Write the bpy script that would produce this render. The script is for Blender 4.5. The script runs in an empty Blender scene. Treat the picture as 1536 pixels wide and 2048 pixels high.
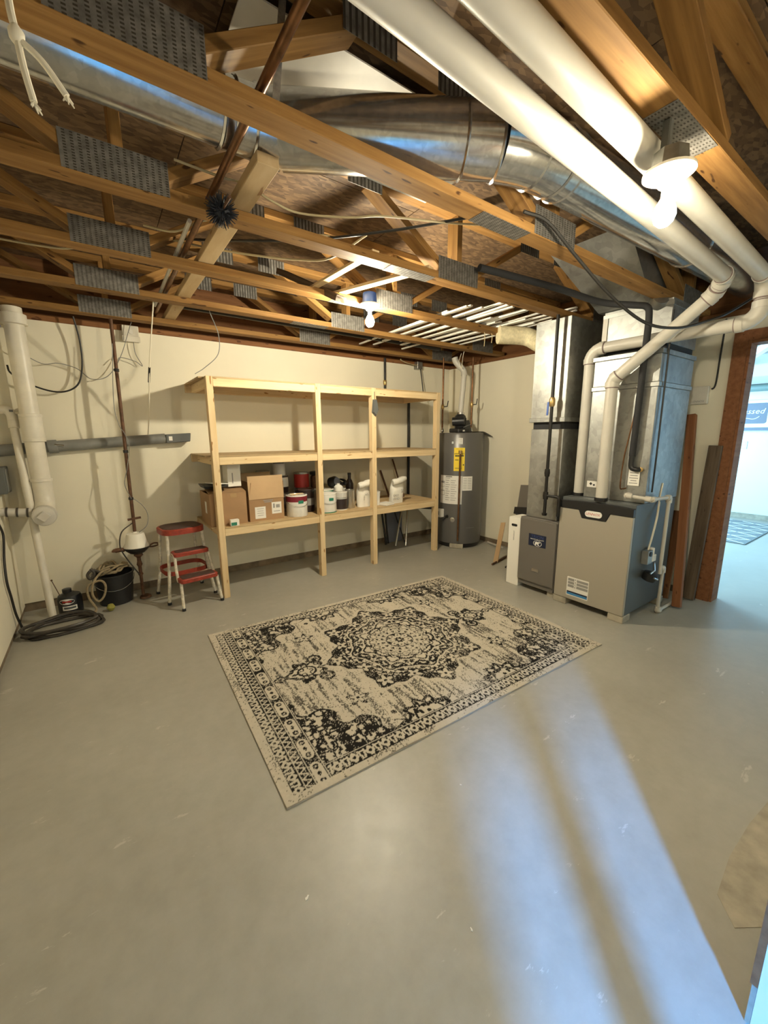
import bpy, bmesh, math, random
import numpy as np
from mathutils import Vector, Matrix

random.seed(7)
S = bpy.context.scene
COL = S.collection
R = math.radians

# ------------------------------------------------------------------ camera
# solved from the photograph's vanishing points (1536x2048 frame)
F_PX, YAW, PITCH, ROLL, CAM_H = 801.57, 0.61578, 0.19092, 0.00635, 1.36
fwd = Vector((math.sin(YAW)*math.cos(PITCH), math.cos(YAW)*math.cos(PITCH), -math.sin(PITCH)))
rgt = Vector((math.cos(YAW), -math.sin(YAW), 0))
dwn = fwd.cross(rgt)
r2 = rgt*math.cos(ROLL) + dwn*math.sin(ROLL)
d2 = dwn*math.cos(ROLL) - rgt*math.sin(ROLL)
cam = bpy.data.cameras.new('camera')
cam.sensor_fit = 'HORIZONTAL'; cam.sensor_width = 36.0
cam.lens = F_PX/1536*36.0
cam.clip_start = 0.02
camo = bpy.data.objects.new('camera', cam)
COL.objects.link(camo)
M = Matrix.Identity(4)
for i, ax in enumerate((r2, -d2, -fwd)):
    M[0][i], M[1][i], M[2][i] = ax
M.translation = (0, 0, CAM_H)
camo.matrix_world = M
S.camera = camo

# ------------------------------------------------------------------ light
S.view_settings.view_transform = 'Standard'
S.view_settings.look = 'None'
S.view_settings.exposure = 2.2
S.view_settings.gamma = 1.0
S.view_settings.use_curve_mapping = False
BULB_WARM = (1.0, 0.905, 0.68)
BULB_NEAR, BULB_FAR = 205.0, 520.0          # emission strength of the two glass bulbs
world = bpy.data.worlds.new('world'); S.world = world
world.use_nodes = True
wb = world.node_tree.nodes['Background']
wb.inputs[0].default_value = (0.62, 0.80, 1.0, 1); wb.inputs[1].default_value = 0.3

def window_light(name, loc, rot, sx, sy, watts, col):
    l = bpy.data.lights.new(name, 'AREA'); l.shape = 'RECTANGLE'
    l.size, l.size_y, l.energy, l.color = sx, sy, watts, col
    o = bpy.data.objects.new(name, l); COL.objects.link(o)
    o.location = loc; o.rotation_euler = rot
    return o
# daylight coming in through the window of the space behind the camera
window_light('daylight_rear_window', (-.60, -1.44, 1.93), (R(62), 0, R(-38)), 0.16, 0.34, 66, (0.09, 0.38, 1.0))
# daylight in the room beyond the doorway
window_light('daylight_side_window', (6.2, 3.52, 1.55), (R(-90), 0, 0), 2.4, 1.2, 80, (0.38, 0.72, 1.0))

# ------------------------------------------------------------------ helpers
WM = {}          # object -> world matrix
def link(o, W, parent=None):
    COL.objects.link(o)
    if parent is not None:
        o.parent = parent
        o.matrix_parent_inverse = WM[parent.name].inverted()
    o.matrix_basis = W
    WM[o.name] = W.copy()
    return o
def tag(o, label=None, cat=None, group=None, kind=None):
    if label: o['label'] = label
    if cat: o['category'] = cat
    if group: o['group'] = group
    if kind: o['kind'] = kind
    return o
def thing(name, label, cat, loc=(0, 0, 0), group=None, rz=0.0):
    o = bpy.data.objects.new(name, None)
    o.empty_display_size = 0.05
    link(o, Matrix.Translation(loc) @ Matrix.Rotation(rz, 4, 'Z'))
    return tag(o, label, cat, group)
def copy_tree(o, parent=None):
    c = o.copy(); COL.objects.link(c)
    if parent is not None: c.parent = parent
    for ch in list(o.children): copy_tree(ch, c)
    return c
def frame_of(d, up=(0, 0, 1)):
    x = Vector(d).normalized(); u = Vector(up)
    if abs(x.dot(u.normalized())) > 0.98: u = Vector((0, 1, 0)) if abs(x.y) < .9 else Vector((1, 0, 0))
    y = u.cross(x).normalized(); z = x.cross(y)
    m = Matrix.Identity(4)
    for i, a in enumerate((x, y, z)):
        m[0][i], m[1][i], m[2][i] = a
    return m
def catmull(pts, n=6):
    P = [Vector(p) for p in pts]
    P = [P[0]*2-P[1]] + P + [P[-1]*2-P[-2]]
    out = []
    for i in range(1, len(P)-2):
        a, b, c, d = P[i-1:i+3]
        for k in range(n):
            t = k/n
            out.append(0.5*((2*b)+(c-a)*t+(2*a-5*b+4*c-d)*t*t+(3*b-a-3*c+d)*t**3))
    out.append(P[-2]); return out
class MB:
    def __init__(s): s.v = []; s.f = []
    def add(s, vs, fs):
        n = len(s.v); s.v += [tuple(v) for v in vs]; s.f += [[i+n for i in f] for f in fs]; return s
    def box(s, a, b):
        x0, y0, z0 = a; x1, y1, z1 = b
        x0, x1 = min(x0, x1), max(x0, x1); y0, y1 = min(y0, y1), max(y0, y1); z0, z1 = min(z0, z1), max(z0, z1)
        return s.add([(x0,y0,z0),(x1,y0,z0),(x1,y1,z0),(x0,y1,z0),(x0,y0,z1),(x1,y0,z1),(x1,y1,z1),(x0,y1,z1)],
              [[3,2,1,0],[4,5,6,7],[0,1,5,4],[1,2,6,5],[2,3,7,6],[3,0,4,7]])
    def obox(s, M, d):
        dx, dy, dz = d[0]/2, d[1]/2, d[2]/2
        c = [(-dx,-dy,-dz),(dx,-dy,-dz),(dx,dy,-dz),(-dx,dy,-dz),(-dx,-dy,dz),(dx,-dy,dz),(dx,dy,dz),(-dx,dy,dz)]
        return s.add([M @ Vector(q) for q in c], [[3,2,1,0],[4,5,6,7],[0,1,5,4],[1,2,6,5],[2,3,7,6],[3,0,4,7]])
    def hexa(s, bottom, top):
        return s.add(list(bottom)+list(top), [[3,2,1,0],[4,5,6,7],[0,1,5,4],[1,2,6,5],[2,3,7,6],[3,0,4,7]])
    def bar(s, p0, p1, w, t, up=(0,0,1)):
        p0, p1 = Vector(p0), Vector(p1); m = frame_of(p1-p0, up); m.translation = (p0+p1)/2
        return s.obox(m, ((p1-p0).length, w, t))
    def tube(s, pts, r, n=12, cap=True):
        P = [Vector(p) for p in pts]; N = len(P)
        rad = r if isinstance(r, (list, tuple)) else [r]*N
        T = []
        for i in range(N):
            d = Vector((0,0,0))
            if i > 0: d += (P[i]-P[i-1]).normalized()
            if i < N-1: d += (P[i+1]-P[i]).normalized()
            T.append(d.normalized() if d.length > 1e-9 else Vector((0,0,1)))
        ref = Vector((0,0,1)) if abs(T[0].z) < .9 else Vector((1,0,0))
        u = T[0].cross(ref).normalized(); vs = []
        for i in range(N):
            u = (u - T[i]*u.dot(T[i])).normalized(); w = T[i].cross(u)
            k = rad[i]
            if 0 < i < N-1:
                c = T[i].dot((P[i]-P[i-1]).normalized())
            for j in range(n):
                a = 2*math.pi*j/n
                vs.append(P[i] + (u*math.cos(a)+w*math.sin(a))*k)
        fs = []
        for i in range(N-1):
            for j in range(n):
                a, b = i*n+j, i*n+(j+1) % n
                fs.append([a, b, b+n, a+n])
        if cap:
            fs.append(list(range(n))[::-1]); fs.append([(N-1)*n+j for j in range(n)])
        return s.add(vs, fs)
    def cyl(s, p0, p1, r0, r1=None, n=20): return s.tube([p0, p1], [r0, r0 if r1 is None else r1], n)
    def lathe(s, prof, c=(0,0,0), axis=(0,0,1), n=24, cap=True):
        m = frame_of(axis); c = Vector(c)
        x, y, z = m.col[0].xyz, m.col[1].xyz, m.col[2].xyz
        vs, fs = [], []
        for r, h in prof:
            for j in range(n):
                a = 2*math.pi*j/n
                vs.append(c + x*h + (y*math.cos(a)+z*math.sin(a))*max(r, 1e-5))
        for i in range(len(prof)-1):
            for j in range(n):
                a, b = i*n+j, i*n+(j+1) % n
                fs.append([a, b, b+n, a+n])
        if cap:
            fs.append(list(range(n))[::-1]); fs.append([(len(prof)-1)*n+j for j in range(n)])
        return s.add(vs, fs)
    def prism(s, poly, M, h):
        """poly in the XY plane of M, extruded along M's z by h"""
        n = len(poly)
        vs = [M @ Vector((p[0], p[1], 0)) for p in poly] + [M @ Vector((p[0], p[1], h)) for p in poly]
        return s.add(vs, [list(range(n))[::-1], list(range(n, 2*n))] + [[i, (i+1) % n, (i+1) % n+n, i+n] for i in range(n)])
    def grid(s, fn, nu, nv):
        vs = [fn(i/(nu), j/(nv)) for j in range(nv+1) for i in range(nu+1)]
        fs = [[j*(nu+1)+i, j*(nu+1)+i+1, (j+1)*(nu+1)+i+1, (j+1)*(nu+1)+i] for j in range(nv) for i in range(nu)]
        return s.add(vs, fs)
    def build(s, name, mat, parent=None, smooth=False, bevel=0.0, org=None, seg=1):
        me = bpy.data.meshes.new(name)
        if org is None:
            if parent is not None: org = WM[parent.name].translation.copy()
            else:
                a = np.array(s.v); lo, hi = a.min(0), a.max(0)
                org = Vector(((lo[0]+hi[0])/2, (lo[1]+hi[1])/2, lo[2]))
        org = Vector(org)
        me.from_pydata([Vector(v)-org for v in s.v], [], s.f)
        bm = bmesh.new(); bm.from_mesh(me)
        bmesh.ops.recalc_face_normals(bm, faces=bm.faces)
        if bevel:
            bmesh.ops.bevel(bm, geom=list(bm.edges), offset=bevel, segments=seg, affect='EDGES', clamp_overlap=True)
        bm.to_mesh(me); bm.free()
        if smooth:
            me.polygons.foreach_set('use_smooth', [True]*len(me.polygons))
            me.set_sharp_from_angle(angle=0.7)
        me.materials.append(mat)
        return link(bpy.data.objects.new(name, me), Matrix.Translation(org), parent)

def lumber(name, p0, p1, w, t, mat, parent=None, up=(0, 0, 1), bevel=0.0025):
    """a stick of wood along p0-p1, w wide, t thick along 'up'; own local axes so the grain runs along it"""
    p0, p1 = Vector(p0), Vector(p1); L = (p1-p0).length
    m = frame_of(p1-p0, up); m.translation = (p0+p1)/2
    b = MB(); b.box((-L/2, -w/2, -t/2), (L/2, w/2, t/2))
    me = bpy.data.meshes.new(name); me.from_pydata(b.v, [], b.f)
    if bevel:
        bm = bmesh.new(); bm.from_mesh(me)
        bmesh.ops.bevel(bm, geom=list(bm.edges), offset=bevel, segments=1, affect='EDGES')
        bm.to_mesh(me); bm.free()
    me.materials.append(mat)
    return link(bpy.data.objects.new(name, me), m, parent)

def face_matrix(origin, x, y):
    x, y = Vector(x), Vector(y); z = x.cross(y)
    m = Matrix.Identity(4)
    for i, a in enumerate((x, y, z)):
        m[0][i], m[1][i], m[2][i] = a
    m.translation = origin
    return m
FACE_NX = ((0, -1, 0), (0, 0, 1))      # axes of print on a surface that looks towards -X
FACE_NY = ((1, 0, 0), (0, 0, 1))       # ... towards -Y
def text(name, body, size, origin, axes, mat, parent, shear=0.0, sx=1.0, align='CENTER'):
    cu = bpy.data.curves.new(name, 'FONT'); cu.body = body; cu.size = size
    cu.align_x = align; cu.align_y = 'CENTER'; cu.shear = shear; cu.extrude = 0.0004
    cu.resolution_u = 2
    t = bpy.data.objects.new(name, cu); COL.objects.link(t)
    bpy.context.view_layer.update()
    me = bpy.data.meshes.new_from_object(t)
    bpy.data.objects.remove(t)
    for v in me.vertices: v.co.x *= sx
    me.name = name
    me.materials.clear(); me.materials.append(mat)
    return link(bpy.data.objects.new(name, me), face_matrix(origin, *axes), parent)
def plate(name, origin, axes, w, h, mat, parent, t=0.0012, r=0.0):
    """thin printed label w x h centred on origin in the plane of axes"""
    m = face_matrix(origin, *axes)
    if r:
        poly = []
        for cx, cy, a0 in ((w/2-r, h/2-r, 0), (-w/2+r, h/2-r, 90), (-w/2+r, -h/2+r, 180), (w/2-r, -h/2+r, 270)):
            for k in range(5):
                a = R(a0+k*22.5); poly.append((cx+r*math.cos(a), cy+r*math.sin(a)))
    else:
        poly = [(-w/2, -h/2), (w/2, -h/2), (w/2, h/2), (-w/2, h/2)]
    return MB().prism(poly, m, t).build(name, mat, parent)

# ------------------------------------------------------------------ materials
def new_mat(name):
    m = bpy.data.materials.new(name); m.use_nodes = True
    nt = m.node_tree; return m, nt, nt.nodes['Principled BSDF']
def node(nt, t, **kw):
    n = nt.nodes.new(t)
    for k, v in kw.items(): setattr(n, k, v)
    return n
def ramp(nt, src, stops):
    r = node(nt, 'ShaderNodeValToRGB'); e = r.color_ramp.elements
    while len(e) < len(stops): e.new(0.5)
    for q, (p, c) in zip(e, stops): q.position = p; q.color = (*c, 1)
    nt.links.new(src, r.inputs[0]); return r
def coords(nt, scale=(1, 1, 1), rnd=True):
    tc = node(nt, 'ShaderNodeTexCoord'); mp = node(nt, 'ShaderNodeMapping')
    mp.inputs['Scale'].default_value = scale
    nt.links.new(tc.outputs['Object'], mp.inputs['Vector'])
    if rnd:
        oi = node(nt, 'ShaderNodeObjectInfo'); ml = node(nt, 'ShaderNodeMath', operation='MULTIPLY'); ml.inputs[1].default_value = 37.0
        nt.links.new(oi.outputs['Random'], ml.inputs[0]); nt.links.new(ml.outputs[0], mp.inputs['Location'])
    return mp
def noise(nt, vec, scale, detail=4, rough=.55):
    n = node(nt, 'ShaderNodeTexNoise'); n.inputs['Scale'].default_value = scale
    n.inputs['Detail'].default_value = detail; n.inputs['Roughness'].default_value = rough
    nt.links.new(vec.outputs[0], n.inputs['Vector']); return n
def mixc(nt, fac, a, b, mode='MIX'):
    m = node(nt, 'ShaderNodeMix', data_type='RGBA', blend_type=mode)
    for sock, v in ((m.inputs[0], fac), (m.inputs[6], a), (m.inputs[7], b)):
        if hasattr(v, 'type') and hasattr(v, 'links'): nt.links.new(v, sock)
        elif isinstance(v, (int, float)): sock.default_value = v
        else: sock.default_value = (*v, 1)
    return m.outputs[2]
def bump(nt, bs, h, s=.3, d=.002):
    b = node(nt, 'ShaderNodeBump'); b.inputs['Strength'].default_value = s; b.inputs['Distance'].default_value = d
    nt.links.new(h, b.inputs['Height']); nt.links.new(b.outputs[0], bs.inputs['Normal'])

def plain(name, col, rough=.5, metal=0., var=.0, vs=8., spec=.5, bmp=0.):
    m, nt, bs = new_mat(name)
    bs.inputs['Base Color'].default_value = (*col, 1)
    bs.inputs['Roughness'].default_value = rough; bs.inputs['Metallic'].default_value = metal
    bs.inputs['Specular IOR Level'].default_value = spec
    if var:
        n = noise(nt, coords(nt), vs)
        lo = tuple(c*(1-var) for c in col); hi = tuple(min(1, c*(1+var*.7)) for c in col)
        r = ramp(nt, n.outputs['Fac'], [(.3, lo), (.7, hi)])
        nt.links.new(r.outputs[0], bs.inputs['Base Color'])
        if bmp: bump(nt, bs, n.outputs['Fac'], bmp)
    return m
def wood(name, lo, hi, knot, gs=(1.3, 22, 22), rough=.62, tone=.30):
    m, nt, bs = new_mat(name)
    mp = coords(nt, gs)
    n = noise(nt, mp, 1.6, 5, .6)
    r = ramp(nt, n.outputs['Fac'], [(.30, lo), (.68, hi)])
    n2 = noise(nt, coords(nt, (6.5, 22, 22)), 1.5, 1)
    k = ramp(nt, n2.outputs['Fac'], [(.70, (0, 0, 0)), (.735, (1, 1, 1))])
    c = mixc(nt, k.outputs[0], r.outputs[0], knot)
    oi = node(nt, 'ShaderNodeObjectInfo')
    tr = ramp(nt, oi.outputs['Random'], [(0, (1-tone,)*3), (1, (1, 1, 1))])
    c = mixc(nt, 1.0, c, tr.outputs[0], 'MULTIPLY')
    nt.links.new(c, bs.inputs['Base Color'])
    bs.inputs['Roughness'].default_value = rough
    bs.inputs['Specular IOR Level'].default_value = .15
    bump(nt, bs, n.outputs['Fac'], .18, .001)
    return m
def galvanised(name, col, rough=.30, spangle=28., dirt=.25, bmp=.10):
    m, nt, bs = new_mat(name)
    mp = coords(nt)
    v = node(nt, 'ShaderNodeTexVoronoi'); v.inputs['Scale'].default_value = spangle
    nt.links.new(mp.outputs[0], v.inputs['Vector'])
    sep = node(nt, 'ShaderNodeSeparateColor'); nt.links.new(v.outputs['Color'], sep.inputs[0])
    a = ramp(nt, sep.outputs[0], [(0, tuple(c*.80 for c in col)), (1, col)])
    n = noise(nt, mp, 3.5, 5, .6)
    d = ramp(nt, n.outputs['Fac'], [(.35, (1-dirt,)*3), (.62, (1, 1, 1))])
    c = mixc(nt, 1.0, a.outputs[0], d.outputs[0], 'MULTIPLY')
    nt.links.new(c, bs.inputs['Base Color'])
    bs.inputs['Metallic'].default_value = .92
    rr = node(nt, 'ShaderNodeMapRange'); rr.inputs[3].default_value = rough*.8; rr.inputs[4].default_value = rough*1.5
    nt.links.new(n.outputs['Fac'], rr.inputs[0]); nt.links.new(rr.outputs[0], bs.inputs['Roughness'])
    bump(nt, bs, n.outputs['Fac'], bmp, .004)
    return m
def nail_plate(name):
    """stamped steel truss plate: rows of punched slots"""
    m, nt, bs = new_mat(name)
    mp = coords(nt, (1, 1, 1), rnd=False)
    sx = node(nt, 'ShaderNodeSeparateXYZ'); nt.links.new(mp.outputs[0], sx.inputs[0])
    def cell(sock, per, duty):
        a = node(nt, 'ShaderNodeMath', operation='DIVIDE'); a.inputs[1].default_value = per; nt.links.new(sock, a.inputs[0])
        b = node(nt, 'ShaderNodeMath', operation='FRACT'); nt.links.new(a.outputs[0], b.inputs[0])
        c = node(nt, 'ShaderNodeMath', operation='LESS_THAN'); c.inputs[1].default_value = duty; nt.links.new(b.outputs[0], c.inputs[0])
        return c.outputs[0]
    p = node(nt, 'ShaderNodeMath', operation='MULTIPLY')
    nt.links.new(cell(sx.outputs[0], .0215, .42), p.inputs[0]); nt.links.new(cell(sx.outputs[1], .0085, .5), p.inputs[1])
    n = noise(nt, mp, 30, 3)
    base = ramp(nt, n.outputs['Fac'], [(.3, (.115, .105, .092)), (.7, (.25, .235, .21))])
    c = mixc(nt, p.outputs[0], base.outputs[0], (.035, .028, .020))
    nt.links.new(c, bs.inputs['Base Color'])
    inv = node(nt, 'ShaderNodeMath', operation='SUBTRACT'); inv.inputs[0].default_value = 1.0; nt.links.new(p.outputs[0], inv.inputs[1])
    mm = node(nt, 'ShaderNodeMath', operation='MULTIPLY'); mm.inputs[1].default_value = .45; nt.links.new(inv.outputs[0], mm.inputs[0])
    nt.links.new(mm.outputs[0], bs.inputs['Metallic'])
    bs.inputs['Roughness'].default_value = .55
    bump(nt, bs, inv.outputs[0], .5, .0015)
    return m
def emissive(name, col, st):
    m, nt, bs = new_mat(name)
    bs.inputs['Base Color'].default_value = (*col, 1)
    bs.inputs['Emission Color'].default_value = (*col, 1); bs.inputs['Emission Strength'].default_value = st
    return m

# --- floor: worn grey-green paint over concrete
def floor_material():
    m, nt, bs = new_mat('painted_concrete_floor')
    mp = coords(nt, rnd=False)
    a = noise(nt, mp, .9, 5, .6); b = noise(nt, mp, 14, 6, .65)
    c1 = ramp(nt, a.outputs['Fac'], [(.30, (.355, .337, .285)), (.68, (.440, .424, .368))])
    c2 = ramp(nt, b.outputs['Fac'], [(.30, (.88, .88, .87)), (.70, (1, 1, 1))])
    c = mixc(nt, 1.0, c1.outputs[0], c2.outputs[0], 'MULTIPLY')
    s = noise(nt, coords(nt, (1.0, 2.6, 1), rnd=False), 4.2, 8, .72)       # paint scuffed through to pale concrete
    sk = ramp(nt, s.outputs['Fac'], [(.635, (0, 0, 0)), (.665, (1, 1, 1))])
    c = mixc(nt, sk.outputs[0], c, (.50, .48, .42))
    nt.links.new(c, bs.inputs['Base Color'])
    rr = node(nt, 'ShaderNodeMapRange'); rr.inputs[3].default_value = .26; rr.inputs[4].default_value = .50
    nt.links.new(b.outputs['Fac'], rr.inputs[0]); nt.links.new(rr.outputs[0], bs.inputs['Roughness'])
    bump(nt, bs, b.outputs['Fac'], .10, .003)
    return m
def wall_material(name, col, dirt=.12):
    m, nt, bs = new_mat(name)
    mp = coords(nt, rnd=False)
    a = noise(nt, mp, .8, 5, .6); b = noise(nt, mp, 45, 4, .6)
    r = ramp(nt, a.outputs['Fac'], [(.28, tuple(c*(1-dirt) for c in col)), (.66, col)])
    nt.links.new(r.outputs[0], bs.inputs['Base Color'])
    bs.inputs['Roughness'].default_value = .7; bs.inputs['Specular IOR Level'].default_value = .25
    bump(nt, bs, b.outputs['Fac'], .10, .002)
    return m
def osb_material():
    m, nt, bs = new_mat('oriented_strand_board')
    v = node(nt, 'ShaderNodeTexVoronoi'); v.inputs['Scale'].default_value = 1.0
    mp = coords(nt, (26, 60, 26))
    nt.links.new(mp.outputs[0], v.inputs['Vector'])
    sep = node(nt, 'ShaderNodeSeparateColor'); nt.links.new(v.outputs['Color'], sep.inputs[0])
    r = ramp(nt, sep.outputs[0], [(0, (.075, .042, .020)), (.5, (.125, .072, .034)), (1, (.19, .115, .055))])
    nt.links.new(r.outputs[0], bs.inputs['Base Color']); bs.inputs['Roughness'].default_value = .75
    return m

MAT = {}
def defmats():
    D = MAT
    D['floor'] = floor_material()
    D['wall'] = wall_material('cream_painted_wall', (.83, .775, .62))
    D['wall_cool'] = wall_material('pale_painted_wall', (.78, .80, .80), .05)
    D['concrete'] = plain('bare_concrete', (.40, .36, .28), .85, var=.25, vs=14)
    D['footing'] = plain('brown_stained_footing', (.22, .165, .105), .85, var=.4, vs=10)
    D['osb'] = osb_material()
    D['truss'] = wood('truss_lumber', (.205, .100, .029), (.375, .203, .066), (.08, .035, .012))
    D['pine'] = wood('fresh_pine', (.70, .505, .27), (.84, .66, .40), (.38, .19, .07), tone=.12)
    D['ply'] = wood('plywood_deck', (.52, .36, .18), (.66, .49, .28), (.35, .2, .09), gs=(1.5, 9, 9))
    D['darkwood'] = wood('dark_sill_wood', (.16, .066, .026), (.27, .125, .05), (.09, .035, .015))
    D['redwood'] = wood('red_brown_board', (.235, .092, .040), (.34, .145, .065), (.13, .05, .02), tone=.15)
    D['weathered'] = wood('weathered_dark_board', (.085, .058, .038), (.20, .145, .10), (.05, .03, .02))
    D['galv'] = galvanised('galvanised_sheet', (.47, .475, .455), .40)
    D['duct'] = galvanised('bright_duct_steel', (.66, .66, .66), .15, 60, .10, .02)
    D['plate'] = nail_plate('stamped_nail_plate')
    D['strap'] = plain('perforated_steel', (.42, .41, .38), .45, .8, .3, 60)
    D['pvc'] = plain('white_pvc', (.56, .53, .465), .42, var=.06)
    D['pvc_old'] = plain('aged_pvc', (.70, .655, .55), .4, var=.10)
    D['solvent'] = plain('purple_primer_ring', (.20, .14, .13), .4)
    D['black'] = plain('black_plastic', (.014, .014, .015), .38)
    D['blackiron'] = plain('black_iron_pipe', (.022, .020, .018), .42, .4)
    D['rubber'] = plain('black_foam_insulation', (.022, .022, .024), .8)
    D['copper'] = plain('aged_copper', (.21, .105, .05), .38, .85, .4, 20)
    D['rust'] = plain('rusty_pipe', (.13, .062, .032), .6, .3, .45, 25)
    D['brass'] = plain('brass_fitting', (.55, .38, .16), .35, .9)
    D['chrome'] = plain('chrome_rod', (.62, .62, .62), .18, 1.0)
    D['conduit'] = plain('grey_conduit', (.215, .215, .20), .5, var=.2)
    D['greybox'] = plain('dark_grey_box', (.105, .11, .105), .5)
    D['heater'] = plain('grey_heater_jacket', (.135, .130, .122), .33, .15, .05, 3)
    D['furnace'] = plain('furnace_front_grey', (.42, .385, .315), .38, .25)
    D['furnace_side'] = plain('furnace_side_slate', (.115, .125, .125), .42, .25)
    D['filter'] = plain('air_cleaner_grey', (.165, .150, .130), .42, .1)
    D['white'] = plain('white_print', (.82, .80, .74), .5)
    D['whitecard'] = plain('white_cardboard', (.85, .82, .74), .6)
    D['paper'] = plain('off_white_label', (.80, .78, .72), .6, var=.04)
    D['grey_print'] = plain('grey_print', (.30, .29, .27), .6)
    D['yellow'] = plain('yellow_label', (.90, .66, .04), .5)
    D['blue_print'] = plain('blue_print', (.045, .23, .48), .5)
    D['navy'] = plain('navy_label', (.012, .018, .045), .4)
    D['navy_light'] = plain('blue_lettering', (.035, .055, .17), .4)
    D['red_print'] = plain('red_print', (.45, .03, .02), .5)
    D['green_print'] = plain('green_print', (.02, .20, .12), .5)
    D['burgundy'] = plain('burgundy_label', (.20, .012, .025), .45)
    D['card'] = plain('brown_cardboard', (.36, .215, .105), .75, var=.12, vs=5)
    D['card_light'] = plain('light_cardboard', (.52, .35, .19), .75, var=.08, vs=5)
    D['tape'] = plain('packing_tape', (.40, .26, .12), .35)
    D['lidmetal'] = plain('paint_lid_metal', (.55, .54, .50), .3, .9)
    D['canwhite'] = plain('white_paint_can', (.80, .78, .72), .4, var=.06, vs=20)
    D['canblack'] = plain('dark_paint_can', (.035, .022, .020), .35)
    D['redpaint'] = plain('chipped_red_paint', (.33, .045, .025), .4, var=.35, vs=30)
    D['chipped'] = plain('chipped_white_paint', (.68, .62, .50), .5, var=.35, vs=35)
    D['treadrub'] = plain('worn_rubber_tread', (.085, .045, .035), .7, var=.4, vs=30)
    D['rope'] = plain('tan_rope', (.30, .235, .14), .9, var=.3, vs=60)
    D['cotton'] = plain('white_cotton_cord', (.80, .74, .60), .9)
    D['romex'] = plain('cream_cable', (.42, .34, .19), .5)
    D['blackcable'] = plain('black_cable', (.018, .016, .014), .5)
    D['hose'] = plain('dark_hose', (.050, .042, .034), .45, var=.3, vs=30)
    D['bluebox'] = plain('blue_plastic_box', (.045, .11, .40), .35)
    D['porcelain'] = plain('porcelain_white', (.82, .79, .70), .25)
    D['steelbox'] = plain('steel_junction_box', (.30, .30, .28), .38, .8, .2, 30)
    D['bag'] = plain('white_paper_bag', (.80, .77, .69), .65, var=.08, vs=12, bmp=.4)
    D['rugback'] = plain('rug_binding', (.50, .44, .34), .9)
    D['glassy'] = plain('cloudy_clear_plastic', (.45, .44, .40), .12)
    D['cyanroom'] = plain('white_painted_steel', (.62, .66, .64), .5)
    D['greenpipe'] = plain('grey_green_pipe', (.16, .22, .20), .4)
    D['bristle'] = plain('black_bristle', (.016, .018, .026), .7)
    D['lint'] = plain('beige_trim', (.66, .62, .54), .5, var=.1)
    D['trimstick'] = plain('white_trim_stick', (.76, .74, .68), .45, var=.12, vs=4)
    D['sheetgrey'] = plain('grey_plastic_sheet', (.26, .25, .235), .45)
    D['insul'] = plain('insulation_wrap', (.62, .55, .36), .8, var=.2, vs=40)
    D['bulb'] = emissive('glowing_bulb_near', BULB_WARM, BULB_NEAR)
    D['bulb2'] = emissive('glowing_bulb_far', BULB_WARM, BULB_FAR)
    D['bluegrey'] = plain('blue_grey_panel', (.17, .18, .22), .6)
    D['glass'] = None
    g, nt, bs = new_mat('window_glass')
    bs.inputs['Transmission Weight'].default_value = 1; bs.inputs['Roughness'].default_value = 0; bs.inputs['IOR'].default_value = 1.45
    D['glass'] = g
defmats()
m_ = MAT

# ------------------------------------------------------------------ the setting
XL, XR, YB = -0.60, 3.95, 4.05          # left wall, right wall, back wall faces
ZW, ZC, ZT = 2.20, 2.24, 2.646          # wall top, underside of trusses, underside of subfloor
YN = 0.075                              # near partition that closes the room beside the camera
def struct(name, mb, mat, parent=None, **k):
    o = mb.build(name, mat, parent, **k)
    if parent is None: o['kind'] = 'structure'
    return o
struct('floor', MB().box((-3.0, -3.1, -.1), (8.6, 4.25, 0)), m_['floor'], org=(0, 0, 0))
struct('baseboard_near', MB().box((1.09, YN+.0005, 0), (XR-.02, YN+.010, .11)), m_['concrete'])
struct('trim_7', MB().box((1.09, YN+.0005, .112), (1.175, YN+.014, 2.1)), m_['redwood'])
# unpainted strip of floor along the near partition
pm = Matrix.Translation((0, 0, .0))
struct('floor_patch', MB().prism([(1.30, .155), (1.365, .212), (1.53, .226), (1.728, .222), (1.90, .207), (2.6, .20), (2.6, .087), (1.40, .087)], pm, .0015), m_['concrete'])
struct('wall_back', MB().box((XL-.2, YB, .07), (XR+.2, YB+.2, ZW)), m_['wall'], org=(0, YB, 0))
struct('baseboard_back', MB().box((XL-.2, YB+.012, 0), (XR+.2, YB+.2, .07)), m_['footing'])
struct('wall_left', MB().box((XL-.2, -.5, .05), (XL, YB, ZW)), m_['wall'], org=(XL, 0, 0))
struct('baseboard_left', MB().box((XL-.2, -.5, 0), (XL-.010, YB, .05)), m_['footing'])
DY0, DY1, DZ = .14, .985, 2.010        # doorway in the right wall
wr = MB().box((XR, DY1, .06), (XR+.13, YB, ZW)).box((XR, -.5, .06), (XR+.13, DY0, ZW)).box((XR, DY0, DZ), (XR+.13, DY1, ZW))
struct('wall_right', wr, m_['wall'], org=(XR, 0, 0))
struct('baseboard_right', MB().box((XR+.01, DY1, 0), (XR+.13, YB, .06)).box((XR+.01, -.5, 0), (XR+.13, DY0, .06)), m_['footing'])
struct('wall_near', MB().box((1.09, YN-.11, 0), (XR, YN, ZW)), m_['wall'])
# unseen wall added behind the camera; its low opening confines daylight to the floor
struct('wall_light_blocker', MB().box((XL, -.50, 0), (.06, -.40, ZT-.002)).box((.06, -.50, 1.20), (.62, -.40, ZT-.002)).box((.62, -.50, 0), (1.20, -.40, ZT-.002)).box((1.09, -.40, 0), (1.20, YN-.11, ZW)), m_['wall'])
lumber('stripe_blocker_post', (.46, -.25, 0), (.46, -.25, ZC-.001), .050, .070, m_['darkwood'])['kind'] = 'structure'  # freestanding post added out of view to cast the dark floor stripe
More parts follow.
